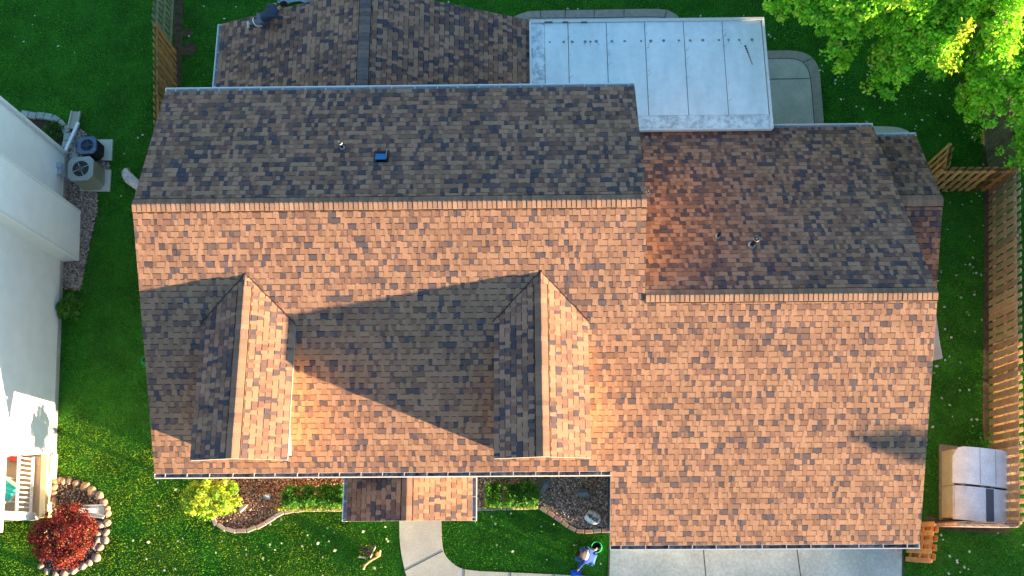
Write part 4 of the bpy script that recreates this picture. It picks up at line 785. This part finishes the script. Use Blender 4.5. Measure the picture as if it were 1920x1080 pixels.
mb = MB(); [box(mb, (21.47, y, z), (.06, .9, 1.2), (.1, .12, .15)) for y in (4.4, 7.2) for z in (1.6, 4.2)]; mb.build('window', M_VC, eh)
# ---------------- things on the lawn ----------------
t = thing('twig_pile', W(693, 1040, 0), 'tangle of dark twigs with a long forked stick on the front lawn', 'twigs'); mb = MB(); r = random.Random(9); c = W(690, 1034, .05)
for i in range(60):
    a = r.uniform(0, 6.28); L = r.uniform(.08, .22); p = c + Vector((r.uniform(-.13, .11), r.uniform(-.12, .12), r.uniform(0, .12))); bar(mb, p, p + Vector((L * math.cos(a), L * math.sin(a), r.uniform(-.03, .08))), .012, .012, (.07, .045, .04))
mb.build('twigs', M_BARK, t)
mb = MB(); pts = [W(x, y, .08) for x, y in ((681, 1068), (684, 1060), (692, 1053), (700, 1048), (708, 1044), (713, 1038))]
for a, b in zip(pts, pts[1:]): tube(mb, a, b, .035, .03, 8, (.45, .30, .17))
tube(mb, W(704, 1025, .2), W(694, 1046, .1), .018, .022, 8, (.5, .44, .38)); tube(mb, W(673, 1044, .06), W(686, 1046, .06), .04, .035, 8, (.40, .36, .24)); tube(mb, W(711, 1043, .1), W(713, 1032, .14), .03, .025, 8, (.75, .55, .45)); mb.build('stick', M_ROCK, t)
mb = MB(); c = W(708, 1040, .1); tube(mb, c, c + Vector((.02, .03, .09)), .075, .06, 12, (.8, .25, .05)); tube(mb, c + Vector((.02, .03, .09)), c + Vector((.02, .03, .11)), .03, .03, 10, (.8, .6, .1)); o = mb.build('orange_spool', M_VC, loc=c); tag(o, 'small orange round object resting on the stick on the front lawn', 'spool')
# blue grey sheet at the top edge
mb = MB(); n = 9; m_ = 4; P0 = [[W(520 + 95 * i / n, -12 + 17 * j / m_ + 3 * math.sin(i * 1.3), .06 + .07 * r.random()) for i in range(n + 1)] for j in range(m_ + 1)]; vs = [v for rw in P0 for v in rw]
mb.add(vs, [(j * (n + 1) + i, (j + 1) * (n + 1) + i, (j + 1) * (n + 1) + i + 1, j * (n + 1) + i + 1) for j in range(m_) for i in range(n)], (.22, .30, .34)); o = mb.build('folded_sheet', M_CLO, loc=vs[20]); tag(o, 'crumpled blue grey sheet on the grass at the top edge', 'sheet')
# patio chair on the neighbour's porch
pc = W(14, 918, .75); ch = thing('porch_chair', (pc.x, pc.y, zd), 'white slatted porch chair with a teal cushion', 'chair'); CR_ = Matrix.Rotation(math.radians(58), 3, 'Z')
def cp(x, y, z): return Vector((pc.x, pc.y, zd)) + CR_ @ Vector((x, y, z))
for sx_ in (-1, 1):
    for sy in (-1, 1): q = MB(); bar(q, cp(sx_ * .26, sy * .25, 0), cp(sx_ * .26, sy * .25, .6 if sy > 0 else .42), .05, .05, (.75, .72, .66)); q.build('leg', M_VC, ch)
    q = MB(); bar(q, cp(sx_ * .3, -.32, .62), cp(sx_ * .3, .34, .62), .09, .03, (.8, .77, .7)); q.build('armrest', M_VC, ch)
q = MB()
for i in range(6): bar(q, cp(-.27, -.28 + i * .1, .42 - i * .01), cp(.27, -.28 + i * .1, .42 - i * .01), .07, .02, (.8, .77, .7))
q.build('seat', M_VC, ch); q = MB()
for i in range(6): bar(q, cp(-.25 + i * .1, .28, .4), cp(-.25 + i * .1, .55, 1.0), .07, .02, (.8, .77, .7))
bar(q, cp(-.3, .5, .92), cp(.3, .5, .92), .05, .03, (.8, .77, .7)); q.build('backrest', M_VC, ch)
q = MB(); box(q, cp(0, -.05, .49), (.5, .46, .1), (.03, .42, .40), math.radians(58)); o = q.build('cushion', M_CLO, loc=cp(0, 0, .45)); tag(o, 'teal seat cushion with tan marks on the porch chair', 'cushion'); o.modifiers.new('b', 'BEVEL').width = .03
q = MB(); c = W(16, 856, zd + .12); bar(q, c, c + Vector((.4, -.02, 0)), .22, .14, (.6, .04, .03)); o = q.build('planter_box', M_CLO, loc=c); tag(o, 'red object tucked against the wall on the porch', 'planter')
# ---------------- people ----------------
def skin(name, nodes, edges, mat, parent, sub=2, col=(1, 1, 1)):
    off = wpos(parent); bm = bmesh.new(); ly = bm.verts.layers.skin.verify(); vs = []
    for i, (p, rr) in enumerate(nodes):
        v = bm.verts.new(Vector(p) - off); v[ly].radius = (rr, rr) if not isinstance(rr, tuple) else rr; v[ly].use_root = i == 0; vs.append(v)
    for a, b in edges: bm.edges.new((vs[a], vs[b]))
    me = bpy.data.meshes.new(name); bm.to_mesh(me); bm.free(); me.materials.append(mat); o = bpy.data.objects.new(name, me); COL.objects.link(o); o.parent = parent
    k_ = o.modifiers.new('skin', 'SKIN'); k_.use_smooth_shade = True; s_ = o.modifiers.new('sub', 'SUBSURF'); s_.levels = sub; s_.render_levels = sub; return o
def solid(name, col, rough=.9): return noise_mat(name, col, rough=rough, scale=18, amt=.18, bump=.3, bscale=40)
def hand(nodes, edges, wrist_i, pos, fwd, side, curl=Vector((0, 0, -1))):
    fwd = fwd.normalized(); side = side.normalized(); b = len(nodes); nodes.append((pos + fwd * .05, (.034, .018))); edges.append((wrist_i, b))
    for k_, (o_, L) in enumerate(((-.027, .062), (-.009, .072), (.009, .068), (.027, .052))):
        a = pos + fwd * .09 + side * o_; nodes += [(a, .010), (a + fwd * L * .6 + curl * .012, .009), (a + fwd * L + curl * .035, .008)]; q_ = len(nodes) - 3; edges += [(b, q_), (q_, q_ + 1), (q_ + 1, q_ + 2)]
    a = pos + fwd * .035 - side * .04; nodes += [(a, .011), (a + fwd * .035 - side * .018 + curl * .012, .009)]; q_ = len(nodes) - 2; edges += [(b, q_), (q_, q_ + 1)]
def head(pos, face, up, r_, hair_mat, parent, hair_label=None, hs=1.0, skinmat=M_SKIN):
    """a head with brow, nose, mouth, ears as extra geometry joined to the body by the neck"""
    face = face.normalized(); up = (up - face * up.dot(face)).normalized(); rt_ = face.cross(up); mb = MB(); bm = bmesh.new(); bmesh.ops.create_uvsphere(bm, u_segments=24, v_segments=16, radius=1)
    T = lambda v: pos + rt_ * (v.x * r_ * .76) + face * (v.y * r_ * .92) + up * (v.z * r_ * 1.12)
    vs = []
    for v in bm.verts:
        c = v.co.copy()
        if c.y > .3 and c.z < 0: c.x *= 1 - .28 * -c.z; 
        if c.y > .85 and abs(c.x) < .22 and -.35 < c.z < .15: c.y += .16 * (1 - abs(c.x) / .22)
        vs.append(T(c))
    fs = [tuple(v.index for v in f.verts) for f in bm.faces]; mb.add(vs, fs, (1, 1, 1), 0, True)
    for sx_ in (-1, 1): tube(mb, T(Vector((sx_ * .95, -.05, .1))), T(Vector((sx_ * 1.12, -.1, .05))), r_ * .22, r_ * .16, 10)
    for sx_ in (-1, 1): tube(mb, T(Vector((sx_ * .36, .86, .1))), T(Vector((sx_ * .36, .95, .1))), r_ * .1, r_ * .08, 8, mi=1)
    bar(mb, T(Vector((-.25, .93, -.45))), T(Vector((.25, .93, -.45))), r_ * .08, r_ * .06, mi=2)
    o = mb.build('head', [skinmat, solid('eye', (.02, .02, .02), .3), solid('lips', (.35, .12, .1))], parent)
    hb = MB(); hv = []; rr = random.Random(3)
    for v in bm.verts:
        c = v.co.copy(); k_ = 1.13 + .05 * rr.random(); hv.append(T(c * k_))
    sel = [f for f in bm.faces if (f.calc_center_median().z > .30 - .75 * (0 if f.calc_center_median().y > .35 else 1) * hs)]
    hb.add(hv, [tuple(v.index for v in f.verts) for f in sel], (1, 1, 1), 0, True); bm.free(); ho = hb.build('hair', hair_mat, parent); sm = ho.modifiers.new('s', 'SOLIDIFY'); sm.thickness = .015
# A: crouching person with the bucket
pb = W(1106, 1048, 0); A_ = thing('person', pb, 'person in blue crouching on the front lawn reaching into the green bucket', 'person')
hip = W(1107, 1046, .42); chest = W(1098, 1042, .72); neck = W(1092, 1041, .82); fw = (W(1088, 1040, .8) - W(1107, 1047, .8)); fw.z = 0; fw.normalize(); lf = Vector((-fw.y, fw.x, 0))
sL = chest + lf * -.19 + Vector((0, 0, .04)); sR = chest + lf * .19 + Vector((0, 0, .04))
# lf points left of facing west -> south ; arms: south one to the dustpan, north one to the bucket
if (W(1083, 1068, .2) - chest).dot(lf) < 0: sS_, sNn = sL, sR
else: sS_, sNn = sR, sL
eS = W(1090, 1058, .48); hS = W(1085, 1067, .20); eN = W(1107, 1034, .62); hN = W(1116, 1031, .42)
kL = hip + fw * .42 + lf * .16 + Vector((0, 0, .06)); kR = hip + fw * .38 - lf * .16 + Vector((0, 0, .10)); fL = hip + fw * .16 + lf * .15; fR = hip + fw * .12 - lf * .15; fL.z = fR.z = .07
nodes = [(hip, .13), (hip.lerp(chest, .5), .13), (chest, .13), (neck, .05), (W(1089, 1040, .9), .06), (sS_, .055), (eS, .04), (hS, .027), (sNn, .055), (eN, .04), (hN, .027), (hip + lf * .1, .09), (kL, .06), (fL + Vector((0, 0, .05)), .04), (fL + fw * .17, .03), (hip - lf * .1, .09), (kR, .06), (fR + Vector((0, 0, .05)), .04), (fR + fw * .17, .03)]
edges = [(0, 1), (1, 2), (2, 3), (3, 4), (2, 5), (5, 6), (6, 7), (2, 8), (8, 9), (9, 10), (0, 11), (11, 12), (12, 13), (13, 14), (0, 15), (15, 16), (16, 17), (17, 18)]
hand(nodes, edges, 7, hS, hS - eS, lf); hand(nodes, edges, 10, hN, hN - eN, lf)
skin('body', nodes, edges, M_SKIN, A_)
DEN = solid('denim', (.04, .12, .30)); DEN2 = solid('denim_dark', (.015, .05, .26)); WT = solid('white_cotton', (.62, .60, .62))
skin('shirt', [(hip + Vector((0, 0, .05)), .17), (hip.lerp(chest, .5), .175), (chest, .17), (sS_, .08), (eS, .062), (hS - (hS - eS) * .15, .045), (sNn, .08), (eN, .062), (hN - (hN - eN) * .15, .045)], [(0, 1), (1, 2), (2, 3), (3, 4), (4, 5), (2, 6), (6, 7), (7, 8)], DEN2, A_)
skin('trousers', [(hip - Vector((0, 0, .02)), .175), (hip + lf * .11, .13), (kL, .085), (fL + Vector((0, 0, .06)), .06), (hip - lf * .11, .13), (kR, .085), (fR + Vector((0, 0, .06)), .06)], [(0, 1), (1, 2), (2, 3), (0, 4), (4, 5), (5, 6)], DEN, A_)
cc = chest + Vector((0, 0, .10)) - fw * .0; skin('vest', [(cc - fw * .10, (.135, .10)), (cc + fw * .04, (.15, .09)), (cc + fw * .10, (.08, .05))], [(0, 1), (1, 2)], WT, A_)
for f_ in (fL, fR): skin('shoe', [(f_ - fw * .05, .045), (f_ + fw * .08, .045), (f_ + fw * .18, .035)], [(0, 1), (1, 2)], solid('shoe', (.1, .1, .1)), A_)
head(W(1087, 1039, 1.0), fw * .5 + Vector((0, 0, -.75)) - lf * .2 if False else fw + Vector((0, 0, -.6)), Vector((0, 0, 1)), .105, solid('dark_hair', (.014, .009, .008)), A_)
mb = MB(); pdn = W(1080, 1074, .04); rzp = math.radians(4); box(mb, pdn, (.30, .18, .015), (.01, .10, .55), rzp); box(mb, pdn + Vector((0, .09, .03)), (.30, .015, .07), (.01, .06, .4), rzp)
for s_ in (-1, 1): box(mb, pdn + Vector((s_ * .15, 0, .025)), (.012, .18, .05), (.01, .10, .55), rzp)
tube(mb, pdn + Vector((.03, .09, .05)), hS + (hS - eS).normalized() * .08, .014, .012, 8, (.7, .72, .75)); o = mb.build('dustpan', M_VC, loc=pdn); tag(o, 'blue dustpan held by the person on the front lawn', 'dustpan')
# B: person kneeling at the rear roof edge
zr = lambda x: EZE + es * (x - EX0)
def RW(px, py, dz):
    z = 3.2
    for _ in range(6): p = W(px, py, z); z = zr(p.x) + dz
    return W(px, py, z)
fB = RW(466, 46, .06); kB = RW(487, 40, .10); hipB = RW(490, 36, .34); chB = RW(512, 22, .52); nkB = RW(526, 13, .50); fB2 = RW(486, 47, .07); kB2 = RW(500, 42, .12)
Bp = thing('person', Vector((hipB.x, hipB.y, zr(hipB.x))), 'person in a dark blue jacket kneeling at the far roof edge, head down', 'person'); fb_ = (chB - hipB).normalized(); ls = Vector((-fb_.y, fb_.x, 0)).normalized()
s1, s2 = chB + ls * .18 + fb_ * .1, chB - ls * .18 + fb_ * .1; e1 = RW(500, 12, .35); h1 = RW(512, 8, .12); e2 = s2 + fb_ * .12 + Vector((0, 0, -.22)); h2 = e2 + fb_ * .22 + Vector((0, 0, -.12))
nodes = [(hipB, .12), (hipB.lerp(chB, .5), .12), (chB, .12), (nkB, .05), (nkB + fb_ * .06, .06), (s1, .05), (e1, .038), (h1, .026), (s2, .05), (e2, .038), (h2, .026), (hipB + ls * .09 - Vector((0, 0, .04)), .085), (kB + ls * .02, .06), (fB, .04), (hipB - ls * .09 - Vector((0, 0, .04)), .085), (kB2, .06), (fB2, .04)]
edges = [(0, 1), (1, 2), (2, 3), (3, 4), (2, 5), (5, 6), (6, 7), (2, 8), (8, 9), (9, 10), (0, 11), (11, 12), (12, 13), (0, 14), (14, 15), (15, 16)]
hand(nodes, edges, 7, h1, h1 - e1, ls); hand(nodes, edges, 10, h2, h2 - e2, ls); skin('body', nodes, edges, M_SKIN, Bp)
NV = solid('navy_jacket', (.035, .055, .085)); GY = solid('grey_trousers', (.14, .16, .20))
skin('jacket', [(hipB.lerp(chB, -.02), .168), (hipB.lerp(chB, .55), .175), (chB, .17), (s1, .085), (e1, .065), (h1.lerp(e1, .2), .045), (s2, .085), (e2, .065), (h2.lerp(e2, .2), .045), (chB.lerp(nkB, .7), .11)], [(0, 1), (1, 2), (2, 3), (3, 4), (4, 5), (2, 6), (6, 7), (7, 8), (2, 9)], NV, Bp)
skin('trousers', [(hipB, .15), (hipB + ls * .09 - Vector((0, 0, .04)), .11), (kB + ls * .02, .085), (fB.lerp(kB, .15), .06), (hipB - ls * .09 - Vector((0, 0, .04)), .11), (kB2, .085), (fB2.lerp(kB2, .15), .06)], [(0, 1), (1, 2), (2, 3), (0, 4), (4, 5), (5, 6)], GY, Bp)
mb = MB(); bc = hipB.lerp(chB, -.38); n = 20; vs = []
for d_ in (0, .045): vs += [bc + fb_ * d_ + ls * (.175 * math.cos(6.2832 * i / n)) + fb_.cross(ls) * (.175 * math.sin(6.2832 * i / n)) for i in range(n)]
mb.add(vs, [(i, (i + 1) % n, n + (i + 1) % n, n + i) for i in range(n)], (.8, .8, .8), 0, True); mb.build('waistband', M_VC, Bp)
SHO = solid('white_shoe', (.62, .60, .55)); dn = Vector((.05, -.26, .0))
skin('shoe', [(fB + Vector((-.02, .1, .02)), .05), (fB + Vector((0, -.02, .02)), .045), (fB + Vector((.02, -.14, 0)), .045)], [(0, 1), (1, 2)], SHO, Bp); skin('shoe', [(fB2 + Vector((-.06, .02, .03)), .05), (fB2 + Vector((.05, -.02, .03)), .05), (fB2 + Vector((.14, -.04, .02)), .045)], [(0, 1), (1, 2)], SHO, Bp)
head(nkB + fb_ * .16 + Vector((0, 0, .03)), Vector((fb_.x, fb_.y, -1.1)), fb_, .11, solid('black_hair', (.012, .01, .01)), Bp)
# ---------------- grass and petals ----------------
house_fp = [[(XL + .2, YF + .2), (XG, YF + .2), (XG + .2, YGF + .3), (XGR - .2, YGF + .3), (XGR - .2, 7), (12.4, 7.2), (12.4, 12), (XR, 12.2), (XR, 12.4), (EXE, 12.4), (EXE, EY1 - .2), (EX0 + .2, EY1 - .2), (EX0 + .2, 12.4), (XL + .2, 12.4)], [tuple(NP(sP0, pdo, 0)[:2]), tuple(NP(sN, 0.02, 0)[:2]), (-26, 13), (-26, 0)]]
def lawnpts(n, seed, margin=0):
    r = np.random.RandomState(seed); P = np.stack([r.uniform(-22, 22, n), r.uniform(-5, 23, n)], 1); k_ = np.ones(n, bool)
    for poly in EXC + house_fp: k_ &= ~inside(P, poly)
    # only what the frame (plus a margin) can see
    d = P[:, 1] * CD.y + CH * -CD.z; xi = 960 + CF * (P[:, 0] * CR.x + P[:, 1] * CR.y - CH * CR.z) / (P[:, 0] * CD.x + d); yi = 540 - CF * (P[:, 0] * CU.x + P[:, 1] * CU.y - CH * CU.z) / (P[:, 0] * CD.x + d)
    k_ &= (xi > -350) & (xi < 2270) & (yi > -200) & (yi < 1330); return P[k_], r
P, r = lawnpts(1000000, 5); n = len(P); h = r.uniform(.028, .050, n); a = r.uniform(0, 6.283, n); wd = r.uniform(.008, .015, n); ln = r.uniform(-.03, .03, (n, 2))
V = np.stack([np.stack([P[:, 0] - wd * np.cos(a), P[:, 1] - wd * np.sin(a), np.full(n, -.018)], 1), np.stack([P[:, 0] + wd * np.cos(a), P[:, 1] + wd * np.sin(a), np.full(n, -.018)], 1), np.stack([P[:, 0] + ln[:, 0], P[:, 1] + ln[:, 1], h], 1)], 1).reshape(-1, 3)
cc = np.array([(.070, .36, .022), (.10, .42, .025), (.14, .45, .03), (.19, .47, .035)])[r.choice(4, n, p=[.35, .35, .2, .1])] * r.uniform(.7, 1.3, (n, 1))
# yellow sunlight painted into the blades in blotches over the front lawn
yl = .5 + .5 * np.sin(P[:, 0] * 1.7 + np.sin(P[:, 1] * 2.3) * 1.4) * np.sin(P[:, 1] * 2.1 + np.sin(P[:, 0] * 1.3) * 1.7 + .6); yl = np.clip(yl * 1.3 - .1 + r.normal(0, .05, n), 0, .75) * np.clip((4.6 - P[:, 1]) / 1.5, 0, 1) * np.clip((-4 - P[:, 0]) / 2, 0.08, 1)
cc = cc * (1 - yl[:, None]) + np.array([[.36, .52, .035]]) * yl[:, None] * r.uniform(.85, 1.1, (n, 1))
o = fast_mesh('grass', V, np.arange(n * 3).reshape(-1, 3), cc, M_GR, 'stuff'); tag(o, 'short mown green grass of the lawns', 'grass')
P, r = lawnpts(5000, 8); k_ = []
dens = lambda x, y: (.95 if x > 11 else .55 if y > 14.5 and x > -12 else .5 if (y < 3 and x > -12) else .06)
P = np.array([p for p in P if r.rand() < dens(*p) * .85]); n = len(P); s = r.uniform(.028, .062, (n, 1)); a = r.uniform(0, 6.283, n); ux = np.stack([np.cos(a), np.sin(a), r.uniform(-.4, .4, n)], 1); uy = np.stack([-np.sin(a), np.cos(a), r.uniform(-.4, .4, n)], 1); c = np.hstack([P, r.uniform(.065, .085, (n, 1))])
V = np.stack([c - ux * s, c - uy * s * .7, c + ux * s, c + uy * s * .8], 1).reshape(-1, 3); C_ = np.array([(.75, .8, .65), (.6, .7, .45), (.8, .8, .72)])[r.randint(0, 3, n)]
o = fast_mesh('fallen_petals', V, np.arange(n * 4).reshape(-1, 4), C_, M_LF, 'stuff'); tag(o, 'pale fallen petals and leaves scattered over the grass', 'petals')
print('petals', n)
